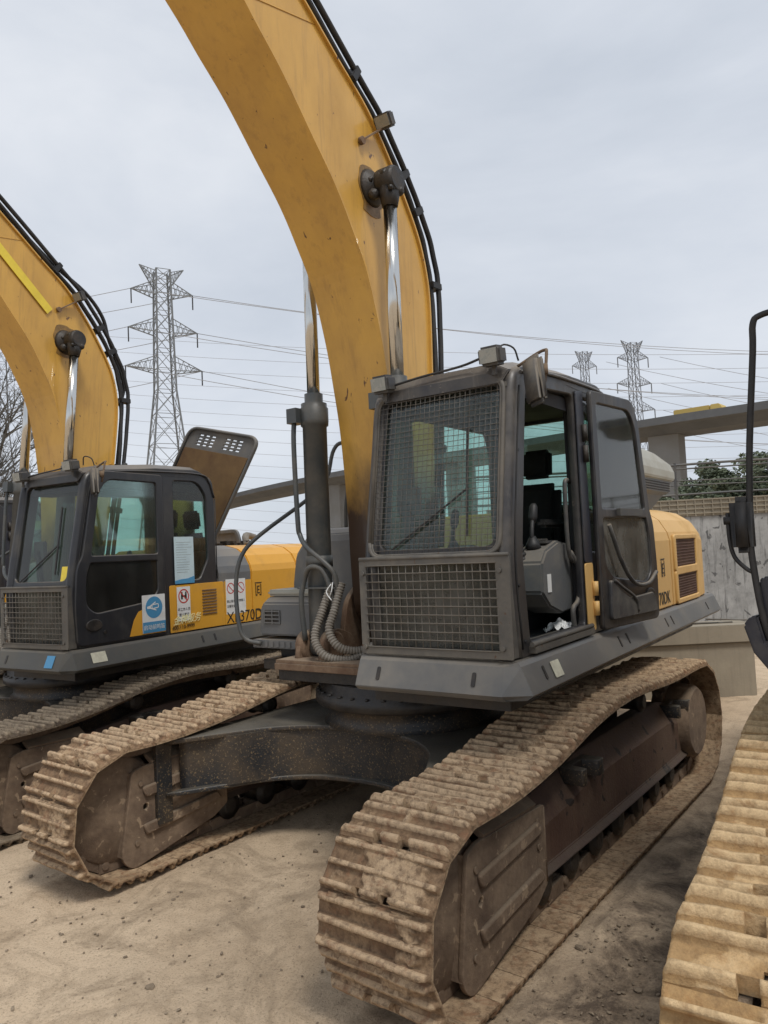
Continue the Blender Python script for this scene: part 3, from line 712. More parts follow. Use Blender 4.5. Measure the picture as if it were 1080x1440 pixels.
    def lining(bm):
        box(bm, -.85, .80, YI + .06, YO - .07, 3.215, 3.235)
        box(bm, -.95, 1.0, YI + .06, YO - .06, 1.50, 1.56)
        box(bm, -.86, -.80, YI + .06, YO - .07, 1.56, 2.40)
        for y in (YI + .07, YO - .08): bar(bm, (.80, y, 3.155), (-.8, y, 3.165), .05, .09)
        bar(bm, (-.14, YO - .07, 1.56), (-.14, YO - .07, 3.23), .07, .05)
        box(bm, .60, .84, YI + .07, YO - .1, 3.08, 3.213)
    mk('cab_lining', lining, 'cabin', cab, key='lining')
    def pane(poly, fr): return lambda bm: plate(bm, poly, (), .005, 0, fr)
    mk('side_window', pane(rpoly([(.90, 1.72), (.94, 2.12), (.75, 3.2), (-.62, 3.21), (-.74, 3.0), (-.74, 2.1), (-.5, 1.88)], .08), SIDE(YI + .03)), 'glass', cab, key='rwin')
    mk('rear_window', pane(rpoly([(YI + .09, 2.41), (YO - .12, 2.41), (YO - .12, 3.21), (YI + .09, 3.21)], .07), frame((-.885, 0, 0), (0, 1, 0), (0, 0, 1))), 'glassrear', cab, key='bwin')
    mk('quarter_window', pane([(x, z) for x, z in quarter], SIDE(YO - .028)), g.get('quarter', 'glass'), cab, key='qwin')
    wfr = frame((1.065, 0, 2.13), (0, 1, 0), V((-.205, 0, 1.16)))
    mk('windscreen', pane(rpoly([(YI + .06, .02), (YO - .07, .02), (YO - .07, 1.08), (YI + .06, 1.08)], .09), wfr), 'glassdusty', cab, key='wind')
    mk('lower_windscreen', pane(rpoly([(YI + .06, 1.58), (YO - .07, 1.58), (YO - .07, 2.10), (YI + .06, 2.10)], .06), frame((1.035, 0, 0), (0, 1, 0), (.02, 0, 1))), 'glassdirty', cab, key='lwind')
    # wiper
    def wiper(bm):
        q = lambda u, v: wfr @ V((u, v, .02))
        bar(bm, q(YI + .18, .05), q(YO - .3, .42), .012, .01); bar(bm, q(YO - .3, .12), q(YO - .32, .80), .014, .012)
    mk('wiper', wiper, 'rubber', cab, key='wiper')
    def trim(bm):
        # windscreen seal frame
        o = rpoly([(YI + .03, -.02), (YO - .03, -.02), (YO - .03, 1.12), (YI + .03, 1.12)], .10)
        h = rpoly([(YI + .085, .045), (YO - .10, .045), (YO - .10, 1.06), (YI + .085, 1.06)], .09)
        plate(bm, o, [h], .03, .008, wfr @ Matrix.Translation((0, 0, .012)))
    mk('windscreen_frame', trim, 'door1' if cm == 'cab1' else cm, cab, key='wtrim')
    mks('pillar_seal', ([(1.012, YO + .001, 1.58), (1.05, YO + .001, 2.1), (.955, YO + .001, 2.7), (.86, YO + .001, 3.15)], [(-.885, YO + .002, 2.1), (-.885, YO + .002, 3.05)], [(-.215, YO + .002, 1.56), (-.215, YO + .002, 2.08)]),
        lambda bm, it: tube(bm, it, .006, 6, 4), 'rubber', cab, key='seal')
    def gutter(bm):
        tube(bm, [(.84, YO + .006, 3.235), (.45, YO + .008, 3.29), (0, YO + .008, 3.315), (-.65, YO + .008, 3.325), (-.80, YO + .006, 3.24), (-.875, YO + .005, 3.06)], .011, 6, 4)
    mk('roof_gutter', gutter, cm, cab, key='gut')
    mks('body_bolt', ((.97, 1.62), (1.02, 1.95), (-.92, 1.62), (-.92, 1.84), (.93, 2.75)), lambda bm, it: lathe(bm, [(.012, 0), (.010, .008)], (it[0], YO - .002, it[1]), (0, 1, 0), 6), 'rubber', cab, key='bolts')
    # seat
    def seat(bm):
        def cush(x0, x1, y0, y1, z0, z1, m=None, bev=.05):
            b2 = bmesh.new(); box(b2, x0, x1, y0, y1, z0, z1)
            bmesh.ops.bevel(b2, geom=b2.edges[:], offset=bev, segments=4, affect='EDGES')
            me = bpy.data.meshes.new('t'); b2.to_mesh(me); b2.free()
            if m is not None: me.transform(m)
            bm.from_mesh(me)
        cush(-.52, .02, .66, 1.10, 1.98, 2.12)
        T = Matrix.Translation((-.60, 0, 2.05)) @ Matrix.Rotation(-.12, 4, 'Y')
        cush(-.08, .08, .68, 1.08, 0, .62, T, .06)
        cush(-.055, .055, .76, 1.00, .67, .90, T, .03)
        box(bm, -.50, -.04, .72, 1.04, 1.56, 1.98)
    mk('seat', seat, 'seat', cab, key='seat', smooth=True)
    def console(bm, it):
        y0, y1 = it
        if 1:
            loft(bm, [[(-.30, y0, 1.72), (-.30, y1, 1.72), (-.30, y1, 2.15), (-.30, y0, 2.15)],
                      [(.10, y0, 1.70), (.10, y1, 1.70), (.10, y1, 2.20), (.10, y0, 2.20)],
                      [(.30, y0, 1.76), (.30, y1, 1.76), (.32, y1, 2.14), (.32, y0, 2.14)],
                      [(.42, y0, 1.86), (.42, y1, 1.86), (.40, y1, 2.06), (.40, y0, 2.06)]])
    mks('control_console', ((1.12, 1.34), (.50, .68)), console, 'console', cab, key='console', bevel=.015)
    mk('monitor_column', lambda bm: (bar(bm, (.80, .60, 1.56), (.86, .60, 2.5), .06, .05), box(bm, .82, .86, .52, .70, 2.42, 2.60)), 'console', cab, key='mon', bevel=.01)
    def lever(bm, y):
        if 1:
            tube(bm, [(.26, y, 2.15), (.27, y, 2.26), (.22, y - .01, 2.36)], .016, 8, 3)
            lathe(bm, [(.02, 0), (.032, .04), (.028, .12), (.015, .14)], (.225, y - .01, 2.33), (-.3, 0, 1), 12)
            lathe(bm, [(.06, 0), (.045, .04), (.02, .09)], (.26, y, 2.15), (0, 0, 1), 12)
    mk('armrest', lambda bm: box(bm, -.42, -.05, 1.12, 1.20, 2.30, 2.36), 'seat', cab, key='arm', bevel=.02)
    mk('switch_panel', lambda bm: (box(bm, .0, .22, 1.16, 1.30, 2.185, 2.205), [box(bm, .02 + k * .045, .05 + k * .045, 1.20, 1.23, 2.205, 2.22) for k in range(4)]), 'plastic', cab, key='swp', bevel=.003)
    mk('lever_bellows', lambda bm: tube(bm, [(.34, 1.18, 2.02), (.36, 1.14, 2.18), (.34, 1.10, 2.34)], .05, 12, 4, rib=.03), 'rubber', cab, key='bel')
    def pedal(bm, y):
        if 1:
            tube(bm, [(.78, y, 1.56), (.74, y, 1.8), (.66, y, 2.06)], .012, 8, 3)
            box(bm, .70, .84, y - .045, y + .045, 1.58, 1.60)
    mks('control_lever', (1.22, .60), lever, 'rubber', cab, key='levers')
    mks('travel_pedal', (.86, .98), pedal, 'rubber', cab, key='pedals')
    def grab(bm):
        tube(bm, [(-.10, 1.36, 2.62), (.0, 1.38, 2.62), (.03, 1.38, 2.55), (.03, 1.38, 2.15), (-.06, 1.38, 2.05), (-.12, 1.38, 2.12)], .016, 8, 3)
    def grab2(bm): tube(bm, [(.0, 1.38, 2.12), (-.08, 1.40, 2.02), (-.12, 1.40, 1.95), (-.05, 1.40, 1.78), (.06, 1.40, 1.72), (.04, 1.40, 1.56)], .018, 8, 4)
    mk('grab_handle', grab, 'plastic', cab, key='grab')
    mk('grab_handle', grab2, 'plastic', cab, key='grab2')
    if g.get('upper_guard'):
        fr2 = frame((1.125, 0, 2.12), (0, 1, 0), V((-.205, 0, 1.16)))
        def ug(bm):
            o = [(YI + .04, .02), (YO - .06, .02), (YO - .06, 1.10), (YI + .04, 1.10)]
            pts = [fr2 @ V((u, v, 0)) for u, v in rpoly(o, .10, 5)]; pts.append(pts[0])
            tube(bm, pts, .014, 8, 1)
            pts = [fr2 @ V((u * .96 + .037, v * .975 + .015, .0)) for u, v in rpoly(o, .08, 5)]; pts.append(pts[0])
            tube(bm, pts, .008, 6, 1)
            for u, v in ((YI + .04, .08), (YO - .06, .08), (YI + .04, 1.05), (YO - .06, 1.05)):
                bar(bm, fr2 @ V((u, v, 0)), fr2 @ V((u, v, -.06)), .03, .03)
        u = mk('windscreen_guard', ug, 'steelgrey', cab)
        # the wire mesh belongs to the guard; it shares its parent so that nothing goes four levels deep
        mk('guard_wire_mesh', lambda bm: wire_grid(bm, fr2, YI + .05, YO - .07, .03, 1.09, 25, 30, .0019, .0026, 5), 'wire', cab)
    def lg(bm):
        x = 1.155; fr3 = frame((x, 0, 0), (0, 1, 0), (0, 0, 1))
        a, b, z0, z1 = YI - .015, YO + .01, 1.54, 2.125
        plate(bm, rpoly([(a, z0), (b, z0), (b, z1), (a, z1)], .01, 2), [rpoly([(a + .05, z0 + .045), (b - .085, z0 + .045), (b - .085, z1 - .035), (a + .05, z1 - .035)], .005, 2)], .012, .002, fr3)
        tube(bm, [(x, a, z1 + .01), (x, b, z1 + .01)], .013, 8, 1)
        bar(bm, (x - .05, b - .02, z0), (x - .05, b - .02, z1), .10, .008, up=V((0, 1, 0)))
        for y, z in ((a + .03, z0 + .04), (b - .06, z0 + .06), (b - .06, z1 - .08), (a + .03, z1 - .08)):
            lathe(bm, [(.016, 0), (.013, .012)], (x + .006, y, z), (1, 0, 0), 8)
    mk('lower_guard', lg, 'steelgrey', cab, key='lg')
    mk('lower_guard_mesh', lambda bm: wire_grid(bm, frame((1.158, 0, 0), (0, 1, 0), (0, 0, 1)), YI + .03, YO - .07, 1.583, 2.092, 18, 10, .0036, .0012, 3), 'pale_mesh', cab, key='lgm')
    # roof lamps
    for i, (y, x, z) in enumerate(((.55, 1.0, 3.28), (1.35, 1.0, 3.32))):
        def wl(bm):
            b2 = bmesh.new(); box(b2, -.06, .06, -.072, .072, -.058, .058)
            bmesh.ops.bevel(b2, geom=b2.edges[:], offset=.02, segments=3, affect='EDGES')
            me = bpy.data.meshes.new('t'); b2.to_mesh(me); b2.free()
            T = Matrix.Translation((x, y, z)) @ Matrix.Rotation(.15, 4, 'Y'); me.transform(T); bm.from_mesh(me)
            bar(bm, (x - .02, y, z - .11), (x - .02, y, z - .03), .03, .012)
        mk('work_light', wl, 'plastic', cab, key=('wl', i))
        def wl2(bm):
            b2 = bmesh.new(); box(b2, .059, .063, -.055, .055, -.042, .042)
            me = bpy.data.meshes.new('t'); b2.to_mesh(me); b2.free()
            me.transform(Matrix.Translation((x, y, z)) @ Matrix.Rotation(.15, 4, 'Y')); bm.from_mesh(me)
        mk('light_lens', wl2, 'lens', cab, key=('wl2', i))
    # mirror at the front corner
    def mir(bm):
        b2 = bmesh.new(); box(b2, -.035, .035, -.085, .085, -.15, .15)
        bmesh.ops.bevel(b2, geom=b2.edges[:], offset=.03, segments=4, affect='EDGES')
        me = bpy.data.meshes.new('t'); b2.to_mesh(me); b2.free()
        me.transform(Matrix.Translation((.90, 1.57, 3.15)) @ Matrix.Rotation(-.5, 4, 'Z') @ Matrix.Rotation(.1, 4, 'X')); bm.from_mesh(me)
    if g.get('mirror', 1):
        mk('mirror', mir, 'plastic', cab, key='mir', smooth=True)
        mk('mirror_arm', lambda bm: (tube(bm, [(.80, 1.42, 3.28), (.78, 1.54, 3.34), (.79, 1.60, 3.35), (.82, 1.62, 3.32), (.85, 1.61, 3.14)], .010, 8, 3), lathe(bm, [(.025, -.03), (.025, .03)], (.85, 1.61, 3.22), (0, 0, 1), 10)), 'rust', cab, key='mirarm')
    def antenna(bm):
        tube(bm, [(.82, 1.30, 3.34), (.84, 1.34, 3.42), (.80, 1.4, 3.40), (.78, 1.42, 3.32)], .006, 6, 4)
    mks('roof_cap', ((.5, .6), (.3, 1.3), (-.6, 1.3)), lambda bm, it: lathe(bm, [(.03, 0), (.028, .05), (.012, .06)], (*it, 3.345), (0, 0, 1), 10), 'rubber', cab, key='rcap')
    def lampcable(bm):
        tube(bm, [(.97, .54, 3.26), (.96, .8, 3.29), (.95, 1.1, 3.31), (.97, 1.26, 3.33)], .008, 6, 4)
    mk('roof_cable', antenna, 'rubber', cab, key='ant')
    mk('lamp_cable', lampcable, 'rubber', cab, key='lampc')
    # yellow lower panels around the quarter window (machine with painted stripe)
    yp = g['yellow']
    if g.get('stripe'):
        def sp(bm):
            plate(bm, rpoly([(-.13, 1.545), (-.13, 2.06, .02), (-.98, 2.06, .02), (-.99, 1.545)], .01, 2), (), .008, .002, SIDE(YO + .004))
            box(bm, -1.34, -.995, YO - .02, YO + .006, 1.545, 2.06)
        pn = mk('side_panel', sp, yp, cab, key='sp')
        def lv(bm):
            for k in range(9): box(bm, -.85, -.62, YO + .010, YO + .018, 1.70 + k * .034, 1.712 + k * .034)
        mk('panel_louvre', lv, 'rusty', cab, key='lv')
    else:
        mk('door_pillar', lambda bm: plate(bm, rpoly([(-.065, 2.04), (-.065, 3.25), (-.20, 3.27), (-.21, 2.04)], .02, 3), (), .012, .003, SIDE(YO + .008)), 'navy', cab, key='dpil')
        mk('hinge_pillar_panel', lambda bm: (plate(bm, rpoly([(-.065, 1.56), (-.065, 2.03), (-.21, 2.03), (-.21, 1.56)], .02, 3), (), .012, .003, SIDE(YO + .008)),
                                  [lathe(bm, [(.022, z), (.022, z + .10)], (-.19, YO + .03, 0), (0, 0, 1), 10) for z in (1.66, 1.80)]), yp, cab, key='hp')
        mk('door_hinge', lambda bm: [lathe(bm, [(.022, z), (.022, z + .12)], (-.16, YO + .03, 0), (0, 0, 1), 10) for z in (2.75, 2.9)] and box(bm, -.2, -.1, YO - .01, YO + .012, 2.72, 3.05), 'dark', cab, key='dh')
    # ---- door
    def doorm(bm):
        h1 = rpoly([(.075, 2.41), (.075, 3.20, .05), (.73, 3.20, .12), (.84, 3.06, .06), (.95, 2.41, .04)], .04)
        h2 = rpoly([(.085, 2.02, .05), (.085, 2.36), (.96, 2.36), (1.01, 2.22, .05), (1.02, 1.93, .08), (.9, 1.84, .06), (.2, 1.91, .08)], .03)
        plate(bm, door_poly(), [h1, h2], .04, .011, SIDE(0))
        lathe(bm, [(.012, -.03), (.012, .03)], (.5, -.02, 2.39), (1, 0, 0), 8)
    dr = mk('door', doorm, cm if not g['door_open'] else 'door1', root, key='door', label=g.get('doorlabel'))
    if g['door_open']:
        ang = dp + PI - math.radians(8.5)
        hx, hy = -.24, YO + .045
    else:
        ang = dp; hx, hy = -.055, YO + .0
    dr.location = (hx * math.cos(dp) - hy * math.sin(dp), hx * math.sin(dp) + hy * math.cos(dp), 0); dr.rotation_euler = (0, 0, ang)
    if g['door_open']: dr.scale = (.84, 1, 1)
    mk('door_window', pane(rpoly([(.065, 2.40), (.065, 3.21, .05), (.74, 3.21, .12), (.85, 3.06, .06), (.96, 2.40, .04)], .04), SIDE(0)), 'glassdoor' if g['door_open'] else 'glass', dr, key='dw1')
    mk('door_lower_window', pane(rpoly([(.075, 2.02, .05), (.075, 2.37), (.97, 2.37), (1.02, 2.22, .05), (1.03, 1.93, .08), (.9, 1.83, .06), (.2, 1.90, .08)], .03), SIDE(0.001)), 'glassdark' if not g['door_open'] else 'glassdirty', dr, key='dw2')
    def handle(bm):
        pts = circle(.93, 1.74, .07, 20); plate(bm, [(.93 + (x - .93) * 1.25, 1.74 + (z - 1.74) * .75) for x, z in pts], (), .02, .008, SIDE(.022 if not g['door_open'] else -.022))
        lathe(bm, [(.02, .0), (.02, .012)], (.80, .02, 1.66), (0, 1, 0), 12)
    mk('door_handle', handle, 'dark', dr, key=('hdl', g['door_open']))
    if g['door_open']:
        def inner(bm):
            tube(bm, [(.12, -.05, 2.30), (.30, -.06, 2.02), (.52, -.06, 1.86), (.80, -.06, 1.84), (1.02, -.05, 1.92)], .016, 8, 4)
            tube(bm, [(.16, -.045, 1.90), (.30, -.05, 1.84), (.55, -.05, 1.74), (.60, -.045, 1.64)], .012, 8, 4)
            q = rpoly([(.10, 1.62), (.12, 1.90), (.45, 1.74), (.95, 1.76), (1.03, 1.62)], .04, 4)
            plate(bm, q, (), .03, .008, SIDE(-.03))
            box(bm, .35, .80, -.05, -.02, 2.365, 2.42)
        mk('door_inner_trim', inner, 'plastic', dr)
        mk('door_card', lambda bm: plate(bm, rpoly([(.42, 1.93), (.42, 2.32), (.86, 2.32), (.90, 1.93)], .02, 3), (), .004, 0, SIDE(.016)), 'palenote', dr, label='yellowish sheet stuck behind the lower door glass')
    else:
        def dyel(bm):
            q = [(.0, 1.575), (.0, 2.06), (.12, 2.06), (.20, 1.98), (.30, 1.92), (.37, 1.86), (.42, 1.78), (.46, 1.68), (.50, 1.575)]
            plate(bm, q, (), .003, 0, SIDE(.0235))
        # painted corner behind the window line
        mk('painted_corner', lambda bm: plate(bm, [(.015, 1.575), (.015, 1.84), (.30, 1.845), (.38, 1.82), (.44, 1.74), (.47, 1.66), (.50, 1.575)], (), .003, 0, SIDE(.0225)), yp, dr, label='orange yellow painted lower corner')
    # ---- engine hood
    def hoodsec(x, ry=0, rz=0, y1=1.45, y0=-1.30, zt=2.50):
        a, b, t = y1 - ry, y0 + ry, zt - rz
        pts = [(x, a, 1.535), (x, a, 2.16 - rz * .7), (x, a - .02, 2.24 - rz * .8), (x, a - .09, 2.36 - rz * .9), (x, a - .22, 2.45 - rz), (x, a - .42, t), (x, b + .30, t), (x, b + .08, t - .10), (x, b, t - .3), (x, b, 1.535)]
        return pts
    def hood(bm): loft(bm, [hoodsec(-1.50), hoodsec(-2.44)], smooth=False)
    hd = H(mk('engine_hood', hood, yp, root, key='hood', bevel=.012))
    def hood2(bm): loft(bm, [hoodsec(-2.452), hoodsec(-3.70), hoodsec(-3.92, .02, .03), hoodsec(-4.08, .06, .09), hoodsec(-4.20, .13, .19), hoodsec(-4.26, .24, .30)], smooth=False)
    cw = H(mk('rear_engine_cover', hood2, yp, root, key='hood2', bevel=.010))
    VZ = ((1.885, 2.185), (1.575, 1.835))
    def vf(bm, it):
        for z0, z1 in (it,):
            o = [(-2.55, z0 - .03), (-2.55, z1 + .02), (-3.50, z1 + .02), (-3.50, z0 - .03)]
            h = [(-2.60, z0), (-2.60, z1 - .01), (-3.45, z1 - .01), (-3.45, z0)]
            plate(bm, rpoly(o, .03, 3), [rpoly(h, .02, 3)], .03, .010, SIDE(1.458))
    mks('vent_frame', VZ, vf, yp, cw, key='vf')
    def vg(bm, it):
        for z0, z1 in (it,):
            box(bm, -3.46, -2.59, 1.449, 1.453, z0, z1)
            for k in range(30):
                x = -3.45 + k * .0293; bar(bm, (x, 1.456, z0), (x, 1.456, z1), .006, .004)
            for k in range(10):
                z = z0 + (z1 - z0) * k / 10; bar(bm, (-3.45, 1.458, z), (-2.6, 1.458, z), .004, .006)
    mks('vent_mesh', VZ, vg, 'vent', cw, key='vg')
    def hoodf(bm):
        loft(bm, [hoodsec(-.90, y0=.45), hoodsec(-1.492, y0=.45)])
    hf = H(mk('side_compartment', hoodf, g['comp'], root, key='hoodf', bevel=.012))
    if g.get('stripe'):
        mk('painted_band', lambda bm: box(bm, -1.488, -1.0, 1.447, 1.454, 1.54, 2.06), yp, hf)
    def rightbox(bm):
        for args in ((-.25, .28, -1.42, -.74, 1.50, 1.83),):
            x0, x1, y0, y1, z0, z1 = args
            secs = []
            for x, k in ((x0, 0), (x1 - .08, 0), (x1, .05)):
                secs.append([(x, y0 + k, z0), (x, y0 + .02 + k, z1 - .10), (x, y0 + .10, z1 - k), (x, y1, z1 - k), (x, y1, z0)])
            loft(bm, secs)
    tb = H(mk('toolbox', rightbox, 'midgrey', root, key='tbox', bevel=.015))
    mk('toolbox_lid', lambda bm: box(bm, -.22, .22, -1.33, -.75, 1.835, 1.89), 'lightgrey', tb, key='tlid', bevel=.02)
    def tgrille(bm):
        box(bm, .281, .284, -1.30, -1.12, 1.60, 1.72)
    mk('toolbox_grille', tgrille, 'dark', tb, key='tg')
    def tgb(bm):
        for k in range(4): box(bm, .285, .292, -1.30, -1.12, 1.605 + k * .033, 1.615 + k * .033)
        for y in (-1.30, -1.21, -1.125): box(bm, .285, .293, y - .004, y + .004, 1.60, 1.72)
    mk('grille_bars', tgb, 'midgrey', tb, key='tgb')
    def stp(bm):
        box(bm, -.1, .34, -1.40, -.80, 1.40, 1.47)
        for k in range(9): box(bm, .342, .352, -1.38 + k * .065, -1.345 + k * .065, 1.41, 1.462)
    mk('access_step', stp, 'midgrey', tb, key='stp', bevel=.004)
    def tank(bm):
        secs = []
        for x, k in ((-1.48, 0), (-.24, 0), (-.12, .02), (-.04, .07), (-.01, .15)):
            secs.append([(x, -1.31 + k, 1.50), (x, -1.31 + k, 2.0 - k), (x, -1.27 + k, 2.22 - k), (x, -1.15 + k, 2.36 - k), (x, -.95, 2.41 - k * .8), (x, -.55, 2.41 - k * .8), (x, -.52, 1.50)])
        loft(bm, secs)
    tk = H(mk('fuel_tank', tank, 'midgrey', root, key='tank', bevel=.012))
    mk('tank_cap', lambda bm: lathe(bm, [(.09, 0), (.09, .20), (.07, .22), (.03, .25)], (-.9, -.90, 2.42), (0, 0, 1), 20), 'yellow2', tk, key='tcap')
    def rails(bm):
        tube(bm, [(.36, -1.28, 1.44), (.42, -1.40, 1.48), (.44, -1.46, 1.62), (.42, -1.50, 1.95), (.36, -1.48, 2.20), (.20, -1.40, 2.38), (-.30, -1.22, 2.72), (-.50, -1.18, 2.90), (-.58, -1.16, 3.15), (-.62, -1.10, 3.24), (-.68, -1.04, 3.20), (-.76, -1.10, 2.9), (-.80, -1.14, 2.42)], .019, 10, 4)
        tube(bm, [(-.62, -.98, 3.15), (-.66, -1.04, 2.9), (-.70, -1.12, 2.60), (-.72, -1.14, 2.40)], .019, 10, 3)
    if not g.get('tall_rail'):
        H(mk('handrail', rails, 'cylgrey', root, key='rails'))
    mk_extra(g, root, H)
    return root

def mk_extra(g, root, H):
    kind = g['extra']
    if kind == 'main':
        # air box on the rear deck: smooth lid, perforated band, tapering body
        P = lambda x0, x1, y0, y1, z: [V((x0, y0, z)), V((x1, y0, z)), V((x1, y1, z)), V((x0, y1, z))]
        def lid(bm):
            loft(bm, [P(-4.68, -2.95, .32, .985, 2.875), P(-4.74, -2.9, .29, 1.0, 2.91), P(-4.74, -2.9, .29, 1.0, 3.0), P(-4.66, -2.9, .34, .97, 3.10), P(-4.2, -2.95, .40, .92, 3.20), P(-3.9, -3.0, .44, .88, 3.235)])
        ab = H(mk('air_intake_lid', lid, 'lightgrey', root, bevel=.015))
        def body(bm):
            loft(bm, [P(-4.05, -3.05, .45, .84, 2.50), P(-4.40, -3.0, .38, .92, 2.70), P(-4.56, -2.98, .34, .965, 2.74), P(-4.64, -2.96, .33, .975, 2.874)])
        mk('air_intake_body', body, 'midgrey', ab)
        def perf(bm):
            for r in range(4):
                for k in range(58):
                    x = -4.56 + k * .0265 + (r % 2) * .013; z = 2.752 + r * .029
                    y = .967 + (z - 2.74) * .07
                    box(bm, x, x + .014, y + .002, y + .006, z, z + .015)
        mk('perforated_band', perf, 'dark', ab, kind='stuff')
        def nm(bm):
            text_mesh(bm, 'XE370DK', .165, LEFTFACE(-1.66, 1.4535, 1.575), .001, 0, 'LEFT', .98)
        p = [c for c in root.children if c.name.startswith('engine_hood')][0]
        mk('model_lettering', nm, 'ink', p, label='black 370DK lettering showing past the door')
        mk('emblem', emblem_fn(-2.13, 1.4535, 1.90), 'ink', p, label='small square emblem')
        mk('hood_latch', lambda bm: (tube(bm, [(-1.52, 1.15, 2.50), (-1.56, 1.2, 2.58), (-1.62, 1.24, 2.56)], .018, 8, 3), box(bm, -1.7, -1.56, 1.1, 1.22, 2.50, 2.54)), 'rubber', p)
        cabp = [c for c in root.children if c.name.startswith('cab') and not c.name.startswith('carbody')][0]
        mk('rag', lambda bm: rag(bm), 'white', cabp, label='crumpled white paper on the cab floor')
        mk('warning_sticker', lambda bm: box(bm, .28, .34, 1.342, 1.346, 1.86, 1.98), 'white', cabp)
        mk('sill_plate', lambda bm: (box(bm, -.10, .92, 1.30, 1.49, 1.545, 1.585), tube(bm, [(-.08, 1.48, 1.60), (.95, 1.48, 1.60)], .016, 8, 1)), 'steelgrey', cabp)
    if kind == 'second':
        # raised engine cover hinged at its rear edge, seen from inside
        def cover(bm):
            o = rpoly([(-.58, 0, .05), (.58, 0, .05), (.58, 1.52, .16), (-.58, 1.52, .16)], .1, 6)
            holes = []
            for cx in (-.40, .06):
                for i in range(3):
                    for j in range(4):
                        u0 = cx + i * .105; v0 = 1.28 + j * .045
                        holes.append([(u0, v0), (u0 + .085, v0), (u0 + .085, v0 + .032), (u0, v0 + .032)])
            plate(bm, o, holes, .03, .008, COVER)
            # edge flange
            pts = [COVER @ V((u, v, .03)) for u, v in o]; pts.append(pts[0]); tube(bm, pts, .022, 6, 1)
        COVER = frame((-1.4, .335, 2.66), V((-.03, .97, -.24)), V((-.05, .52, .85)))
        c = H(mk('raised_engine_cover', cover, 'midgrey', root, label='raised cover with a brown inside and two vent grids'))
        def inside(bm):
            o = rpoly([(-.54, .03, .05), (.54, .03, .05), (.54, 1.23, .02), (-.54, 1.23, .02)], .1, 6)
            plate(bm, o, (), .012, .002, COVER @ Matrix.Translation((0, 0, .024)))
        mk('cover_lining', inside, 'brownlining', c)
        cabp = [c for c in root.children if c.name.startswith('cab') and not c.name.startswith('carbody')][0]
        drp = [c for c in root.children if c.name.startswith('door')][0]
        hfp = [c for c in root.children if c.name.startswith('side_compartment')][0]
        Y = YO + .014
        def pl(x0, x1, z0, z1, y, rr=.004): return lambda bm: plate(bm, rpoly([(x0, z0), (x1, z0), (x1, z1), (x0, z1)], rr, 2), (), .002, 0, SIDE(y))
        # notice in the quarter window
        mk('paper_notice', pl(-.205, -.50, 2.075, 2.60, Y), 'paleblue', cabp, label='pale printed sheet stuck under the quarter window')
        def lines(bm):
            rs = random.Random(3)
            for k in range(13):
                w = rs.uniform(.6, 1); x0 = -.235; box(bm, x0 - .235 * w, x0, Y + .0012, Y + .002, 2.20 + k * .028, 2.203 + k * .028)
        mk('notice_lines', lines, 'midgrey', cabp)
        mk('notice_band', lambda bm: plate(bm, [(-.205, 2.076), (-.50, 2.076), (-.50, 2.155), (-.40, 2.13), (-.30, 2.125), (-.205, 2.11)], (), .002, 0, SIDE(Y + .0018)), 'blue', cabp)
        # no-entry notice
        mk('warning_notice', pl(-.225, -.425, 1.66, 2.04, Y), 'white', cabp, label='white notice with a red ring and black lettering')
        def ring(bm):
            plate(bm, circle(-.325, 1.935, .080), [circle(-.325, 1.935, .066)], .0015, 0, SIDE(Y + .002))
            bar(bm, (-.275, Y + .0022, 1.985), (-.375, Y + .0022, 1.885), .012, .0015, up=V((0, 1, 0)))
        mk('red_ring', ring, 'red', cabp)
        def fig(bm):
            box(bm, -.372, -.345, Y + .0008, Y + .0014, 1.90, 1.965); box(bm, -.312, -.285, Y + .0008, Y + .0014, 1.90, 1.965)
            plate(bm, circle(-.358, 1.972, .012, 10), (), .001, 0, SIDE(Y + .0014)); plate(bm, circle(-.299, 1.972, .012, 10), (), .001, 0, SIDE(Y + .0014)); box(bm, -.345, -.312, Y + .0008, Y + .0014, 1.925, 1.945)
            text_mesh(bm, '非工作人员', .038, LEFTFACE(-.232, Y + .002, 1.775), .0005)
            text_mesh(bm, '禁止靠近', .038, LEFTFACE(-.25, Y + .002, 1.715), .0005)
        mk('notice_lettering', fig, 'ink', cabp)
        def serv(bm): text_mesh(bm, '金牌服务', .105, LEFTFACE(-.155, Y + .004, 1.63, .05), .001, .35)
        mk('service_lettering', serv, 'brass', cabp, label='pale yellow slanted service lettering')
        def num(bm): text_mesh(bm, '400-110-9999', .060, LEFTFACE(-.145, Y, 1.572, .02), .001)
        mk('phone_lettering', num, 'ink', cabp, label='black phone number 400-110-9999')
        # horn notice on the door
        D = .0285
        mk('horn_notice', lambda bm: plate(bm, rpoly([(.02, 1.585), (.335, 1.585), (.335, 1.985), (.02, 1.985)], .006, 2), (), .002, 0, SIDE(D)), 'white', drp, label='white and blue notice with a blue disc')
        mk('blue_disc', lambda bm: (plate(bm, circle(.175, 1.85, .115), (), .0015, 0, SIDE(D + .002)), plate(bm, rpoly([(.02, 1.587), (.33, 1.587), (.33, 1.70), (.02, 1.70)], .003, 2), (), .0015, 0, SIDE(D + .002))), 'blue', drp)
        def horn(bm):
            q = frame((.27, D + .004, 1.85), (-1, 0, .1), (.1, 0, 1))
            plate(bm, [(0, -.012), (.04, -.016), (.12, -.05), (.12, -.038), (.05, -.006), (.05, .006), (.12, .038), (.12, .05), (.04, .016), (0, .012)], (), .001, 0, q)
            plate(bm, rpoly([(.06, -.025), (.16, -.025), (.16, .025), (.06, .025)], .02, 3), [rpoly([(.07, -.015), (.15, -.015), (.15, .015), (.07, .015)], .01, 3)], .001, 0, q)
        mk('horn_symbol', horn, 'white', drp)
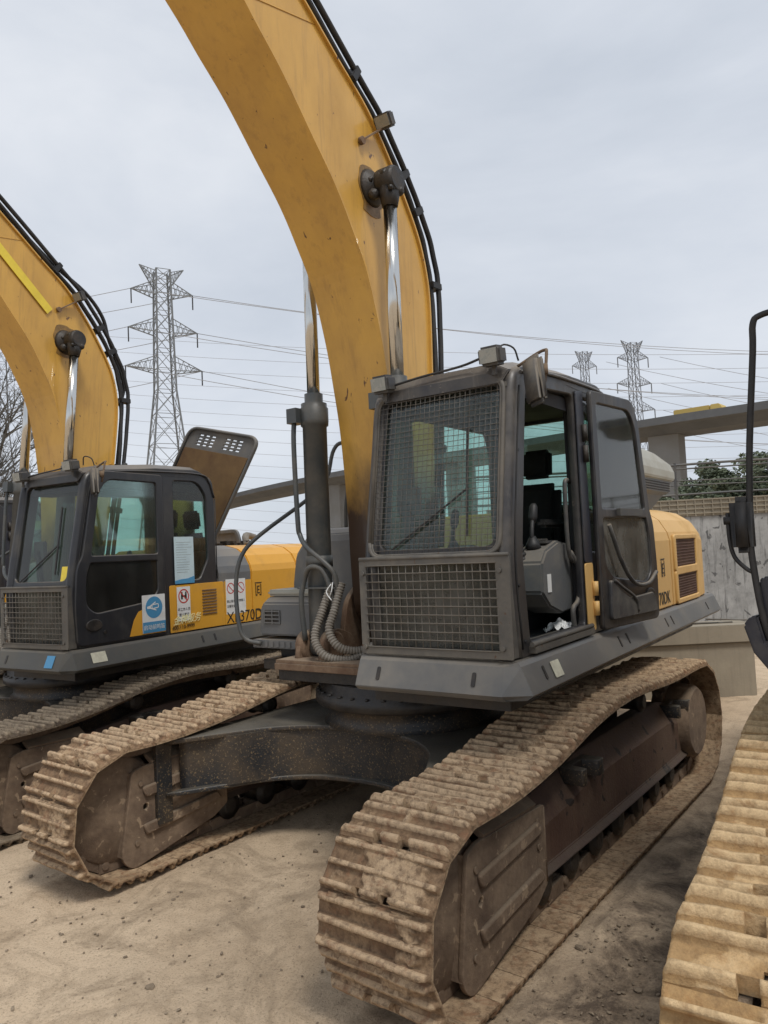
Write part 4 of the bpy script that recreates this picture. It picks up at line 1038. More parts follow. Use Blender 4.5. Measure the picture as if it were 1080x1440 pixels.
        mk('horn_lettering', lambda bm: text_mesh(bm, '启动前鸣笛', .058, LEFTFACE(.322, D + .004, 1.622), .0006), 'white', drp)
        # two square no-fire stickers on the compartment
        Y2 = 1.456
        mk('warning_notice', pl(-1.02, -1.19, 1.66, 2.08, Y2), 'white', hfp, label='white notice with a red ring, nearer the cab')
        mk('warning_notice', pl(-1.20, -1.37, 1.66, 2.08, Y2), 'white', hfp, label='white notice with a grey ring, farther from the cab')
        def rr(bm):
            plate(bm, circle(-1.105, 1.97, .066), [circle(-1.105, 1.97, .055)], .0015, 0, SIDE(Y2 + .002)); bar(bm, (-1.06, Y2 + .0025, 2.01), (-1.15, Y2 + .0025, 1.93), .010, .001, up=V((0, 1, 0)))
            plate(bm, circle(-1.285, 1.97, .066), [circle(-1.285, 1.97, .057)], .0015, 0, SIDE(Y2 + .002)); bar(bm, (-1.24, Y2 + .0025, 2.01), (-1.33, Y2 + .0025, 1.93), .010, .001, up=V((0, 1, 0)))
        mk('red_ring', rr, 'red', hfp)
        def rt(bm):
            for x, a, b in ((-1.03, '禁止烟火', '当心'), (-1.21, '严禁载人', '')):
                text_mesh(bm, a, .036, LEFTFACE(x, Y2 + .002, 1.80), .0005)
                if b: text_mesh(bm, '注意安全', .036, LEFTFACE(x, Y2 + .002, 1.74), .0005)
            text_mesh(bm, 'XE370DK', .19, LEFTFACE(-1.02, Y2 + .001, 1.555), .0008)
        # model name carries on over the hood
        mk('model_lettering', rt, 'ink', hfp, label='black XE3 lettering below the notices')
        hdp = [c for c in root.children if c.name.startswith('engine_hood')][0]
        mk('emblem', emblem_fn(-1.62, 1.4535, 1.92), 'ink', hdp)
        skp = [c for c in root.children if c.name.startswith('deck_skirt')][0]
        nv = V((.0, .065, -.155)).normalized(); nf = V((.065, 0, -.155)).normalized()
        mk('paper_sticker', lambda bm: plate(bm, rpoly([(-.12, -.055), (.05, -.055), (.05, .05), (-.12, .05)], .004, 2), (), .003, 0, frame((.9, 1.524, 1.43), (1, 0, 0), nv)), 'palenote', skp)
        mk('blue_sticker', lambda bm: plate(bm, rpoly([(-.06, -.06), (.06, -.06), (.06, .06), (-.06, .06)], .004, 2), (), .003, 0, frame((1.206, 1.24, 1.425), (0, 1, 0), nf)), 'blue', skp)
        mk('yellow_card', lambda bm: plate(bm, [(YO - .22, .05), (YO - .11, .05), (YO - .11, .20), (YO - .22, .20)], (), .002, 0, frame((1.072, 0, 2.13), (0, 1, 0), V((-.205, 0, 1.16)))), 'tape', cabp)
        def pipes(bm):
            tube(bm, [(-1.1, .9, 2.50), (-1.15, .8, 2.62), (-1.35, .7, 2.62), (-1.5, .6, 2.52)], .05, 10, 5, rib=.05)
        mk('engine_pipe', lambda bm: tube(bm, [(-2.3, .7, 2.50), (-2.4, .6, 2.64), (-2.7, .5, 2.62)], .05, 10, 5), 'hosegrey', hdp)
        def fittings(bm):
            for k in range(7): box(bm, -1.9 - k * .09, -1.83 - k * .09, .5 + (k % 3) * .05, .62 + (k % 3) * .05, 2.5, 2.54 + (k % 2) * .03)
        mk('engine_pipe', pipes, 'hosegrey', hdp)
        mk('engine_fittings', fittings, 'dark', hdp)
        def hatch(bm):
            plate(bm, rpoly([(0, 0), (0, .26), (.95, .26), (1.05, 0)], .08), [rpoly([(.05, .0), (.06, .22), (.92, .22), (.98, .0)], .05)], .04, .01, frame((-2.6, -.55, 2.48), V((.15, 1, 0)), (0, 0, 1)))
            plate(bm, rpoly([(.04, 0), (.05, .23), (.93, .23), (.99, .0)], .05), (), .01, 0, frame((-2.61, -.55, 2.48), V((.15, 1, 0)), (0, 0, 1)))
        mk('rear_hatch', hatch, 'midgrey', hdp)
    if kind == 'third':
        # tall handrail and mirror at the front right corner, navy side panel
        def rail(bm):
            tube(bm, TR['rail'], .0165, 12, 4)
        r = mk('tall_handrail', rail, 'rubber', root)
        mk('rail_mirror', lambda bm: TR['mirror'](bm), 'rubber', r, smooth=True)
        mk('mirror_arm', lambda bm: TR['arm'](bm), 'rubber', r)
        mk('front_corner_panel', lambda bm: TR['panel'](bm), 'navy', root, bevel=.01)
def emblem_fn(x, y, z):
    def f(bm):
        s = .055
        def b(u0, u1, v0, v1): box(bm, x - u1, x - u0, y, y + .002, z + v0, z + v1)
        b(-s, -s + .012, -s * 1.3, s * 1.3); b(s - .012, s, -s * 1.3, s * 1.3); b(-s, -.02, -s * 1.3, -s * 1.3 + .012); b(.02, s, -s * 1.3, -s * 1.3 + .012)
        b(-s - .01, s + .01, s * 1.3 + .012, s * 1.3 + .022)
        b(-.022, -.010, -.045, .05); b(-.022, .026, .038, .05); b(-.022, .02, -.004, .008); b(-.022, .026, -.045, -.033)
    return f
def rag(bm):
    n = 22
    g = [[bm.verts.new((-.06 + i * .0085 + .02 * noise.noise(V((j * .3, i * .2, 5))), 1.20 + j * .0085 + .02 * noise.noise(V((i * .3, j * .2, 8))),
          1.565 + .085 * max(0, 1 - math.hypot(i - 11, j - 11) / 13) + .05 * abs(noise.fractal(V((i * .16, j * .16, 2)), 1, 2, 3)))) for j in range(n)] for i in range(n)]
    for i in range(n - 1):
        for j in range(n - 1): bm.faces.new((g[i][j], g[i + 1][j], g[i + 1][j + 1], g[i][j + 1]))

# ------------------------------------------------------------------ camera frame (used only to set the camera)
CAMLOC = V((4.856, 3.499, 2.188)); YAW, PITCH_C, ROLL, FPX = 3.79139, .05182, -.046454, 1043.16

# third machine: rail in its own coordinates (root at M3)
M3LOC = (.25, 4.185, 0); M3ROT = .09
TR = {}
def m3(p):
    c, s = math.cos(-M3ROT), math.sin(-M3ROT); x, y = p[0] - M3LOC[0], p[1] - M3LOC[1]
    return V((c * x - s * y, s * x + c * y, p[2]))
TR['rail'] = [m3(p) for p in ((.55, 3.35, 3.31), (.66, 2.92, 3.31), (.68, 2.80, 3.30), (.685, 2.765, 3.26), (.68, 2.755, 3.12), (.68, 2.71, 2.66), (.68, 2.69, 2.35), (.68, 2.68, 2.15), (.68, 2.69, 1.97), (.68, 2.71, 1.79), (.66, 2.74, 1.62), (.6, 2.80, 1.50))]
def _mir(bm):
    b2 = bmesh.new(); box(b2, -.05, .05, -.055, .055, -.145, .145)
    bmesh.ops.bevel(b2, geom=b2.edges[:], offset=.03, segments=4, affect='EDGES')
    me = bpy.data.meshes.new('t'); b2.to_mesh(me); b2.free()
    me.transform(Matrix.Translation(m3((.68, 2.648, 2.235)))); bm.from_mesh(me)
TR['mirror'] = _mir
def _arm(bm):
    tube(bm, [m3(p) for p in ((.68, 2.68, 1.99), (.68, 2.65, 2.01), (.68, 2.60, 2.07), (.68, 2.582, 2.16), (.68, 2.58, 2.30))], .011, 8, 4)
    lathe(bm, [(.022, -.03), (.022, .03)], m3((.68, 2.59, 2.26)), (0, 1, 0), 10)
TR['arm'] = _arm
def _panel(bm):
    def q(pts, x0, x1, k=.05):
        loft(bm, [[m3((x0, y, z)) for y, z in pts], [m3((x1, y + k, z)) for y, z in pts]])
    q([(2.715, 1.62), (2.70, 1.80), (2.70, 1.94), (2.72, 1.965), (3.4, 1.965), (3.4, 1.62)], .66, -.9)
    q([(2.62, 1.72), (2.655, 1.765), (2.69, 1.77), (2.72, 1.63), (3.4, 1.60), (3.4, 1.44), (2.75, 1.46), (2.66, 1.58)], .70, .1)
TR['panel'] = _panel

excavator((0, 0, 0), 0, .043, 1, 'muddy excavator in the middle, cab door swung open, wire mesh over the windscreen',
          dict(cab='cab1', roof='cab1', skirt='skirt', yellow='yellow', comp='cab1', door_open=True, upper_guard=True, shoe='shoe', kind='triple', mud=1.0, extra='main',
               doorlabel='open door folded back against the engine hood', cablabel='dusty grey cab with an empty doorway'))
excavator((.40, -4.25, 0), .101, .119, .935, 'dark cabbed excavator at left with notices on its closed door and its engine cover raised',
          dict(cab='cab2', roof='cab2', skirt='skirt2', yellow='yellow2', comp='midgrey', door_open=False, upper_guard=False, shoe='shoe3', kind='triple', mud=.8, extra='second',
               stripe=True, note=0, bigloop=True, tape=True, boomrot=math.radians(5), quarter='glass', doorlabel='closed door with an orange lower corner'))
excavator(M3LOC, M3ROT, M3ROT, 1, 'excavator cut off by the right edge, showing its ochre muddy track and tall handrail',
          dict(cab='navy', roof='navy', skirt='navy', yellow='yellow', comp='navy', door_open=False, upper_guard=False, shoe='shoe2', kind='double', mud=.42, extra='third', tall_rail=True, note=0))

excavator((.1, -8.3, 0), .13, .13, .935, 'excavator mostly hidden at the left edge behind the dark cab with notices',
          dict(cab='cab2', roof='cab2', skirt='skirt2', yellow='yellow2', comp='midgrey', door_open=False, upper_guard=False, shoe='shoe3', kind='triple', mud=.8, extra='none', note=0, boomrot=math.radians(2)))
# ------------------------------------------------------------------ ground
def gmat():
    m, nt, out = newmat('sandy_yard'); bs = N(nt, 'ShaderNodeBsdfPrincipled'); nt.links.new(bs.outputs[0], out.inputs[0])
    vec = coords(nt, (1, 1, 1), world=True)
    a = noise_t(nt, vec, .55, 8, .6); b = noise_t(nt, vec, 3.2, 9, .68, .4); c = noise_t(nt, vec, 70, 5, .75); d = noise_t(nt, vec, 9, 7, .65)
    col = mixc(nt, ramp(nt, a, [(.38, 0), (.62, 1)]), (.47, .355, .24), (.60, .47, .33))
    col = mixc(nt, ramp(nt, noise_t(nt, vec, 1.5, 9, .7, 1.6), [(.50, 0), (.64, .75)]), col, (.31, .235, .16))
    col = mixc(nt, ramp(nt, b, [(.52, 0), (.66, .45)]), col, (.30, .225, .15))
    col = mixc(nt, ramp(nt, d, [(.63, 0), (.74, .7)]), col, (.16, .115, .078))
    col = mixc(nt, ramp(nt, c, [(.34, .55), (.48, 0)]), col, (.14, .105, .075))
    col = mixc(nt, ramp(nt, c, [(.60, 0), (.74, .5)]), col, (.46, .38, .29))
    # oil stained strip between the tracks on the right
    g = N(nt, 'ShaderNodeNewGeometry'); sp = N(nt, 'ShaderNodeSeparateXYZ'); nt.links.new(g.outputs['Position'], sp.inputs[0])
    band = ramp(nt, sp.outputs[1], [(0, 0), (.5, 0), (.62, 1), (1, 1)])
    mr = N(nt, 'ShaderNodeMapRange'); mr.inputs[1].default_value = 1.5; mr.inputs[2].default_value = 1.9; nt.links.new(sp.outputs[1], mr.inputs[0])
    mr2 = N(nt, 'ShaderNodeMapRange'); mr2.inputs[1].default_value = 3.2; mr2.inputs[2].default_value = 2.6; nt.links.new(sp.outputs[1], mr2.inputs[0])
    mm = N(nt, 'ShaderNodeMath', operation='MULTIPLY'); nt.links.new(mr.outputs[0], mm.inputs[0]); nt.links.new(mr2.outputs[0], mm.inputs[1])
    oil = ramp(nt, noise_t(nt, vec, 2.3, 8, .75, .5), [(.40, 0), (.60, .9)])
    m2 = N(nt, 'ShaderNodeMath', operation='MULTIPLY'); nt.links.new(mm.outputs[0], m2.inputs[0]); nt.links.new(oil, m2.inputs[1])
    col = mixc(nt, m2.outputs[0], col, (.075, .055, .042))
    nt.links.new(col, bs.inputs['Base Color']); bs.inputs['Roughness'].default_value = .95; bs.inputs['Specular IOR Level'].default_value = .2
    bp = N(nt, 'ShaderNodeBump'); bp.inputs['Strength'].default_value = .95; bp.inputs['Distance'].default_value = .03
    nt.links.new(mixc(nt, .35, d, c), bp.inputs['Height']); nt.links.new(bp.outputs[0], bs.inputs['Normal'])
    return m
def ground(bm):
    def axis(c, lo, hi, n):
        u = np.linspace(-1, 1, n); w = 3.2 * u + np.sign(u) * (np.abs(u) ** 9) * 1500
        return [c + float(q) for q in w]
    xs = axis(2.6, 0, 0, 301); ys = axis(.6, 0, 0, 301)
    def h(x, y):
        dd = max(abs(x - 2), abs(y))
        k = 1 if dd < 8 else max(0, 1 - (dd - 8) / 10)
        z = .022 * noise.noise(V((x * .8, y * .8, 0))) + .014 * noise.fractal(V((x * 2.5, y * 2.5, 4)), 1, 2, 4) + .007 * noise.fractal(V((x * 11, y * 11, 1)), 1, 2, 3)
        # old tread marks in front of the middle machine
        if 2.2 < x < 7 and min(abs(y - 1.1), abs(y + 1.7)) < .34: z -= .010 * max(0, math.sin(x * 2 * PI / .105)) * max(0, min(1, noise.noise(V((x * .7, y * .7, 3))) * 2 + .6))
        dy = min(abs(y - 1.365), abs(y + 1.365))
        if -2.7 < x < 2.2: z += .028 * math.exp(-((dy - .40) / .045) ** 2) * max(0, noise.fractal(V((x * 2.2, y * 2.2, 8)), 1, 2, 4) + .25)
        # tyre-swept ridges
        r = math.sin(22 * (math.hypot(x - 6.5, y + 3.5) + .10 * noise.noise(V((x * 1.4, y * 1.4, 0)))))
        z += .007 * r * max(0, noise.noise(V((x * .9, y * .9, 9))) + .2)
        under = (min(abs(y - 1.365), abs(y + 1.365)) < .40 and -2.6 < x < 2.3)
        if under: z = min(z, .0) - .004
        return z * k - .004
    g = [[bm.verts.new((x, y, h(x, y))) for y in ys] for x in xs]
    for i in range(len(xs) - 1):
        for j in range(len(ys) - 1):
            f = bm.faces.new((g[i][j], g[i + 1][j], g[i + 1][j + 1], g[i][j + 1])); f.smooth = True
M['ground'] = gmat()
mk('ground', ground, 'ground', kind='structure')
def pebbles(bm):
    rs = random.Random(11)
    for k in range(1700):
        x = rs.uniform(.2, 4.6); y = rs.uniform(-4.0, 3.4)
        if rs.random() < .35: x = rs.uniform(.5, 3.5); y = rs.uniform(1.75, 2.5)
        if min(abs(y - 1.365), abs(y + 1.365)) < .33 and x < 2.2: continue
        r = rs.uniform(.003, .011) * (2.1 if rs.random() < .03 else 1)
        T = Matrix.Translation((x, y, r * .2 + .022 * noise.noise(V((x * .8, y * .8, 0))) + .014 * noise.fractal(V((x * 2.5, y * 2.5, 4)), 1, 2, 4))) @ Matrix.Rotation(rs.uniform(0, 6), 4, 'Z') @ Matrix.Diagonal((rs.uniform(.7, 1.6), rs.uniform(.7, 1.3), .6, 1))
        s = bmesh.ops.create_icosphere(bm, subdivisions=1, radius=r, matrix=T)
        for v in s['verts']: v.co += V((rs.uniform(-1, 1), rs.uniform(-1, 1), rs.uniform(-1, 1))) * r * .25
M['clod'] = surf('clods', (.17, .13, .09), .95, dirt=(.3, .24, .17), damt=.5, dscale=2, vary=.3, bump=.1)
mk('gravel', pebbles, 'clod', kind='stuff', label='loose grit and small clods scattered over the sandy yard')

# ------------------------------------------------------------------ walls behind
M['conc'] = surf('weathered_concrete', (.30, .26, .195), .9, dirt=(.22, .19, .145), damt=.5, dscale=1.4, vary=.14, bump=.08, bscale=20, streak=((.17, .145, .11), .4), world=True)
M['stained'] = surf('stained_white_wall', (.42, .42, .41), .9, dirt=(.16, .16, .155), damt=.65, dscale=1.5, vary=.12, bump=.06, bscale=20, streak=((.05, .05, .05), .9), spots=(.10, .10, .10), sscale=5, sthr=.62, world=True)
a = V((-6.27, 1.27, 0)); dirw = (V((-5.30, .05, 0)) - a).normalized()
def parapet(bm):
    b = a + dirw * 16; n = V((dirw.y, -dirw.x, 0)) * -1
    if n.dot(CAMLOC - a) < 0: n = -n
    def slab(p, q, th, z0, z1, off=0):
        vs = [p + n * off, q + n * off, q - n * th, p - n * th]
        loft(bm, [[V((v.x, v.y, z0)) for v in vs], [V((v.x, v.y, z1)) for v in vs]])
    slab(a, b, .5, -.05, .72); slab(a - dirw * .05, b, .55, .722, .96, .05)
mk('parapet_wall', parapet, 'conc', bevel=.01, label='low beige concrete wall with a thick coping behind the middle excavator', category='wall')
W0 = V((-12.9, .41, 0)); dw = V((-.42, 1, 0)).normalized()
def tallwall(bm):
    p, q = W0 + dw * 30, W0 - dw * 6; nn = V((dw.y, -dw.x, 0))
    vs = [p, q, q - nn * .35, p - nn * .35]
    loft(bm, [[V((v.x, v.y, -.05)) for v in vs], [V((v.x, v.y, 2.62)) for v in vs]])
dw = V((.55, -1, 0)).normalized() * -1
tw = mk('stained_wall', tallwall, 'stained', label='tall whitish concrete wall with black stains behind the low wall', category='wall')
def band(bm):
    p, q = W0 + dw * 30, W0 - dw * 6; nn = V((dw.y, -dw.x, 0))
    if nn.dot(CAMLOC - W0) < 0: nn = -nn
    vs = [p + nn * .03, q + nn * .03, q - nn * .32, p - nn * .32]
    loft(bm, [[V((v.x, v.y, 2.625)) for v in vs], [V((v.x, v.y, 3.0)) for v in vs]])
    for k in range(200):
        c = W0 + dw * (-6 + k * .18) + nn * .045; bar(bm, (c.x, c.y, 2.62), (c.x, c.y, 3.0), .02, .03)
    for z in (2.68, 2.78, 2.88, 2.98): bar(bm, W0 + dw * 30 + nn * .05 + V((0, 0, z)), W0 - dw * 6 + nn * .05 + V((0, 0, z)), .02, .02)
mk('wall_coping', band, 'conc', tw)
def pipefence(bm):
    for z, w in ((3.12, .05), (3.32, .03), (3.45, .03), (3.72, .04), (3.80, .06)):
        pts = [W0 + dw * (-7 + k * 3) + V((-.5, 0, z + .03 * math.sin(k * 2.1 + z * 9))) for k in range(13)]
        tube(bm, pts, w * .5, 6, 2)
    for k in range(18):
        p = W0 + dw * (-6 + k * 2.0) + V((-.5, 0, 2.9)); bar(bm, p, p + V((0, 0, .95)), .06, .06)
M['pipe'] = surf('grey_pipework', (.10, .10, .10), .6, metal=.3, dirt=(.2, .18, .15), damt=.4, bump=.02)
mk('pipe_fence', pipefence, 'pipe', label='row of grey pipes on posts running above the stained wall', category='fence')
def kerbbits(bm):
    rs = random.Random(5)
    for k in range(14):
        p = a + dirw * rs.uniform(-.2, 4) + V((-.35, .1, .97)); tube(bm, [p, p + dirw * rs.uniform(.5, 1.4) + V((0, 0, rs.uniform(-.01, .06)))], .012, 5, 1)
mk('scrap_rods', kerbbits, 'pale_mesh', label='thin metal rods lying along the top of the low wall', category='scrap')

# ------------------------------------------------------------------ foliage
def leafmat(name, c0, c1):
    m, nt, out = newmat(name); bs = N(nt, 'ShaderNodeBsdfPrincipled'); nt.links.new(bs.outputs[0], out.inputs[0])
    vec = coords(nt); oi = noise_t(nt, vec, 1.1, 4, .6)
    nt.links.new(mixc(nt, ramp(nt, oi, [(.35, 0), (.65, 1)]), c0, c1), bs.inputs['Base Color']); bs.inputs['Roughness'].default_value = .7
    return m
M['leaf'] = leafmat('dark_green_leaves', (.07, .09, .06), (.15, .18, .11))
M['bark'] = surf('grey_bark', (.10, .085, .07), .9, dirt=(.05, .04, .03), damt=.5, bump=.1)
def crown_mesh(bm, seed, rx, ry, rz, cz, nleaf):
    rs = random.Random(seed); cl = []
    for k in range(34):
        u, t = rs.uniform(-1, 1), rs.uniform(0, 2 * PI); q = math.sqrt(1 - u * u); k2 = rs.uniform(.45, 1.0)
        cl.append((V((rx * q * math.cos(t) * k2, ry * q * math.sin(t) * k2, cz + rz * u * k2)), rs.uniform(.35, .8)))
    for i in range(nleaf):
        c, r = rs.choice(cl); d = V((rs.gauss(0, 1), rs.gauss(0, 1), rs.gauss(0, 1))).normalized() * r * rs.uniform(.5, 1.05)
        p = c + V((d.x, d.y, d.z * .7)); s = rs.uniform(.07, .14)
        a1 = V((rs.gauss(0, 1), rs.gauss(0, 1), rs.gauss(0, .6))).normalized(); b1 = a1.cross(V((rs.gauss(0, 1), rs.gauss(0, 1), rs.gauss(0, 1)))).normalized()
        vs = [bm.verts.new(p - a1 * s), bm.verts.new(p + b1 * s * .45), bm.verts.new(p + a1 * s), bm.verts.new(p - b1 * s * .45)]
        bm.faces.new(vs)
def trunk_mesh(bm, h, seed):
    rs = random.Random(seed)
    tube(bm, [(0, 0, -.1), (.05, .05, h * .3), (-.05, .02, h * .6), (0, 0, h)], (.2, .08), 8, 4)
    for k in range(7):
        t = rs.uniform(0, 6.28); z = h * rs.uniform(.35, .8); r = rs.uniform(.8, 1.6)
        tube(bm, [(0, 0, z), (r * .5 * math.cos(t), r * .5 * math.sin(t), z + .5), (r * math.cos(t), r * math.sin(t), z + 1.0)], (.08, .02), 6, 3)
tree_spots = [(-30.5, 1.6, 6.1), (-29.2, -1.2, 6.2), (-31.5, -4.2, 5.7), (-33.5, .0, 6.3), (-27.5, 3.8, 5.9), (-33, -6.8, 5.2), (-28.8, 6.0, 5.4), (-29.5, -3.2, 5.3), (-31, 6.5, 6.0), (-36, -9.5, 5.6)]
tl = ['bushy green tree behind the stained wall, beside the handrail', 'bushy green tree behind the stained wall, left of the handrail', 'green tree above the hood end of the middle excavator',
      'taller green tree rising at the back of the wall trees', 'green tree at the right edge above the stained wall', 'green tree half hidden by the grey air box', 'bushy green tree standing lowest at the right edge', 'small green tree right beside the grey air box above the wall', 'rounded green tree partly out at the right edge', 'green tree hidden low behind the middle excavator']
for i, (x, y, h) in enumerate(tree_spots):
    t = thing('tree', (x, y, 0), i * 1.3, tl[i], 'tree', 'trees behind the stained wall')
    v = i % 3
    mk('trunk', lambda bm: trunk_mesh(bm, 3.6, v), 'bark', t, key=('tt', v))
    c = mk('crown', lambda bm: crown_mesh(bm, v + 20, 2.4, 2.4, 1.9, 0, 11000), 'leaf', t, key=('tc', v)); c.location = (0, 0, h - 1.95)
def bare(bm):
    rs = random.Random(21)
    def br(p, d, r, L, dep):
        pts = [p]; q = p
        for k in range(4):
            d = (d + V((rs.gauss(0, .12), rs.gauss(0, .12), rs.gauss(0, .06) + .02))).normalized(); q = q + d * L / 4; pts.append(q)
        tube(bm, pts, (r, r * .6), 5 if dep > 1 else 7, 1)
        if dep >= 6: return
        for k in range(3 if dep < 5 else 2):
            t = rs.uniform(.35, 1); i = min(3, int(t * 4)); s = pts[i].lerp(pts[i + 1], t * 4 - i)
            nd = (d + V((rs.gauss(0, .6), rs.gauss(0, .6), rs.gauss(.05, .35)))).normalized()
            br(s, nd, r * .58, L * rs.uniform(.6, .8), dep + 1)
        br(q, d, r * .62, L * .75, dep + 1)
    br(V((0, 0, 0)), V((0, 0, 1)), .16, 2.9, 0)
M['twig'] = surf('grey_twigs', (.10, .095, .085), .9, bump=0)
bt = thing('bare_tree', (-5.3, -20.6, 0), 0, 'leafless grey tree at the left edge behind the left boom', 'tree'); mk('branches', bare, 'twig', bt)

# ------------------------------------------------------------------ pylons
M['galv'] = surf('galvanised_lattice', (.19, .20, .205), .6, metal=.3, bump=0, vary=.1)
M['galvfar'] = surf('far_galvanised_lattice', (.13, .135, .145), .7, bump=0, vary=.05)
def pylon_mesh(bm, H, arms, w0=3.4, w1=1.5, th=.16, narms=3, skew=0):
    zs = [0, .16, .30, .42, .52, .60, .67, .735, .80, .86, .92, .965, 1.0]
    def W(t):
        return w0 + (w1 - w0) * min(1, t / .60) if t < .6 else w1 * (1 - .25 * (t - .6) / .4)
    def C(t, i): s = W(t); return V(((s, s, -s, -s)[i], (s, -s, -s, s)[i], t * H))
    for a0, b0 in zip(zs, zs[1:]):
        for i in range(4):
            j = (i + 1) % 4
            bar(bm, C(a0, i), C(b0, i), th * 1.5); bar(bm, C(a0, i), C(b0, j), th * .62); bar(bm, C(a0, j), C(b0, i), th * .62); bar(bm, C(b0, i), C(b0, j), th * .6)
            m1 = (C(a0, i) + C(b0, j)) / 2
            if a0 < .5:
                bar(bm, (C(a0, i) + C(b0, i)) / 2, m1, th * .4); bar(bm, (C(a0, j) + C(b0, j)) / 2, m1, th * .4)
    for z, L, dz in arms:
        t = z; s = W(t)
        for sg in (-1, 1):
            tip = V((0, sg * L, z * H + dz))
            for x in (-s, s):
                lo = V((x, sg * s, (z - .012) * H)); hi = V((x, sg * s, (z + .035) * H))
                bar(bm, lo, tip, th); bar(bm, hi, tip, th * .8)
                for k in range(1, 5):
                    q = k / 5; bar(bm, lo.lerp(tip, q), hi.lerp(tip, q - .1), th * .45); bar(bm, lo.lerp(tip, q), hi.lerp(tip, q + .1), th * .45)
            for k in range(1, 5):
                q = k / 5; bar(bm, V((-s, sg * s, (z - .012) * H)).lerp(tip, q), V((s, sg * s, (z - .012) * H)).lerp(tip, q), th * .45)
def insul(bm, H, arms, dirs):
    for z, L, dz in arms:
        for sg in (-1, 1):
            tip = V((0, sg * L, z * H + dz)); bar(bm, tip, tip + V((0, 0, -2.2)), .16)
ARMS = [(.925, 5.0, .2), (.80, 5.6, .1), (.675, 6.2, 0)]
TOPA = ARMS + [(.955, 3.6, 2.6)]
P1 = (-62.8, -87.6)
def pyl(name, loc, rz, H, label, far, w0=4.6):
    t = thing(name, loc, rz, label, 'pylon', 'power pylons')
    k = ('py', H, far); mk('lattice_tower', lambda bm: pylon_mesh(bm, H, [(z_, L_ * (.72 if far else .9), d_) for z_, L_, d_ in TOPA], w0 * (.85 if far else .9), 1.0 if far else 1.35, .10 if far else .13), 'galvfar' if far else 'galv', t, key=k)
    for z_, L_, d_ in ARMS:
        for sg in (-1, 1):
            L2 = L_ * (.72 if far else .9)
            mk('insulator', lambda bm: bar(bm, (0, sg * L2, z_ * H + d_), (0, sg * L2, z_ * H + d_ - 2.2), .16), 'rubber' if not far else 'galvfar', t, key=('in', H, far, z_, sg))
    return t
pyl('power_pylon', (*P1, 0), 1.15, 45.5, 'large lattice power pylon rising between the two cabs at left', False)
pyl('power_pylon', (-155, -48.5, 0), .85, 44.5, 'lattice power pylon right of the middle cab, the larger of the far pair', True, 3.2)
pyl('power_pylon', (-186, -71.6, 0), .9, 53, 'smaller far pylon whose top just clears the middle cab roof', True, 3.0)
pyl('power_pylon', (-60, -131.8, 0), 1.1, 46, 'lattice power pylon cut off by the left edge behind the bare tree', True, 4.6)
M['cable'] = surf('overhead_cable', (.34, .35, .37), .6, bump=0)
def wire(p, q, sag, r, lab, grp):
    p, q = V(p), V(q)
    pts = [p.lerp(q, k / 16) - V((0, 0, sag * 4 * (k / 16) * (1 - k / 16))) for k in range(17)]
    o = mk('power_line', lambda bm: tube(bm, pts, r, 4, 1), 'cable'); o['label'] = lab; o['category'] = 'power line'; o['group'] = grp
c1, s1 = math.cos(1.15), math.sin(1.15)
side_n = {1: 'right', -1: 'left'}; lev_n = ['top', 'middle', 'bottom']
for li, (z, L, dz) in enumerate(ARMS):
    L = L * .9
    for sg in (-1, 1):
        tip = V((P1[0] - sg * L * s1, P1[1] + sg * L * c1, z * 45.5 + dz))
        right = tip + V((-150, 120, -4 - li * 3)); left = tip + V((60, -130, 6))
        s = side_n[-sg]
        wire(tip, right, 5 + li, .05, f'power line leaving the {lev_n[li]} {s} arm of the large pylon to the right', 'power lines on the large pylon')
        wire(tip, left, 4 + li, .05, f'power line leaving the {lev_n[li]} {s} arm of the large pylon to the left', 'power lines on the large pylon')
for k in range(17):
    z = 66 - k * 3.6
    wire((-70 - k * 4, -230, z + 8), (-190 - k * 3, 10, z * .62 - 3), 5 + k * .2, .045, 'thin far power line crossing the sky behind the large pylon', 'far power lines crossing the sky')
for k in range(6):
    z = .66 + .13 * (k // 2); sg = 1 if k % 2 else -1
    wire((-155 - sg * 2.4, -48.5 + sg * 5.0, z * 44.5), (-150 + k, 60 + 4 * k, 4 + k), 6, .05, 'thin power line running down to the right from the far pylon pair', 'power lines of the far pylon pair')

# ------------------------------------------------------------------ viaduct
M['via'] = surf('grey_viaduct_concrete', (.095, .10, .105), .85, dirt=(.14, .145, .15), damt=.5, dscale=.25, vary=.12, bump=0, world=True)
M['pier'] = surf('pale_pier_concrete', (.21, .215, .215), .85, dirt=(.18, .175, .16), damt=.4, dscale=.3, vary=.08, bump=0, world=True)
VP = [(-60, 40), (-66.5, 5), (-68.6, -8.6), (-69.6, -21.3), (-73.5, -47.4), (-78.0, -72.5), (-86.5, -98.9), (-100, -130), (-125, -175)]
def viaduct(bm):
    pts = catmull([(x, y, 14.0) for x, y in VP], 6); secs = []
    for i, p in enumerate(pts):
        d = (pts[min(i + 1, len(pts) - 1)] - pts[max(0, i - 1)]).normalized(); n = V((d.y, -d.x, 0))
        if n.x < 0: n = -n
        prof = [(0, 0), (.0, -.75), (-.9, -.85), (-2.2, -1.45), (-6.3, -1.45), (-7.6, -.85), (-8.5, -.75), (-8.5, 0), (-8.2, 0), (-8.2, -.7), (-.3, -.7), (-.3, 0)]
        secs.append([p + n * u + V((0, 0, v)) for u, v in prof])
    loft(bm, secs)
via = mk('viaduct', viaduct, 'via', label='grey elevated road deck crossing behind everything', category='bridge')
for x, y in ((-73.2, -19.0), (-77, -46), (-81.5, -71), (-70, 8)):
    r = mk('pier', lambda bm: box(bm, x - 1.2, x + 1.2, y - 1.5, y + 1.5, -.1, 12.54), 'pier', via)
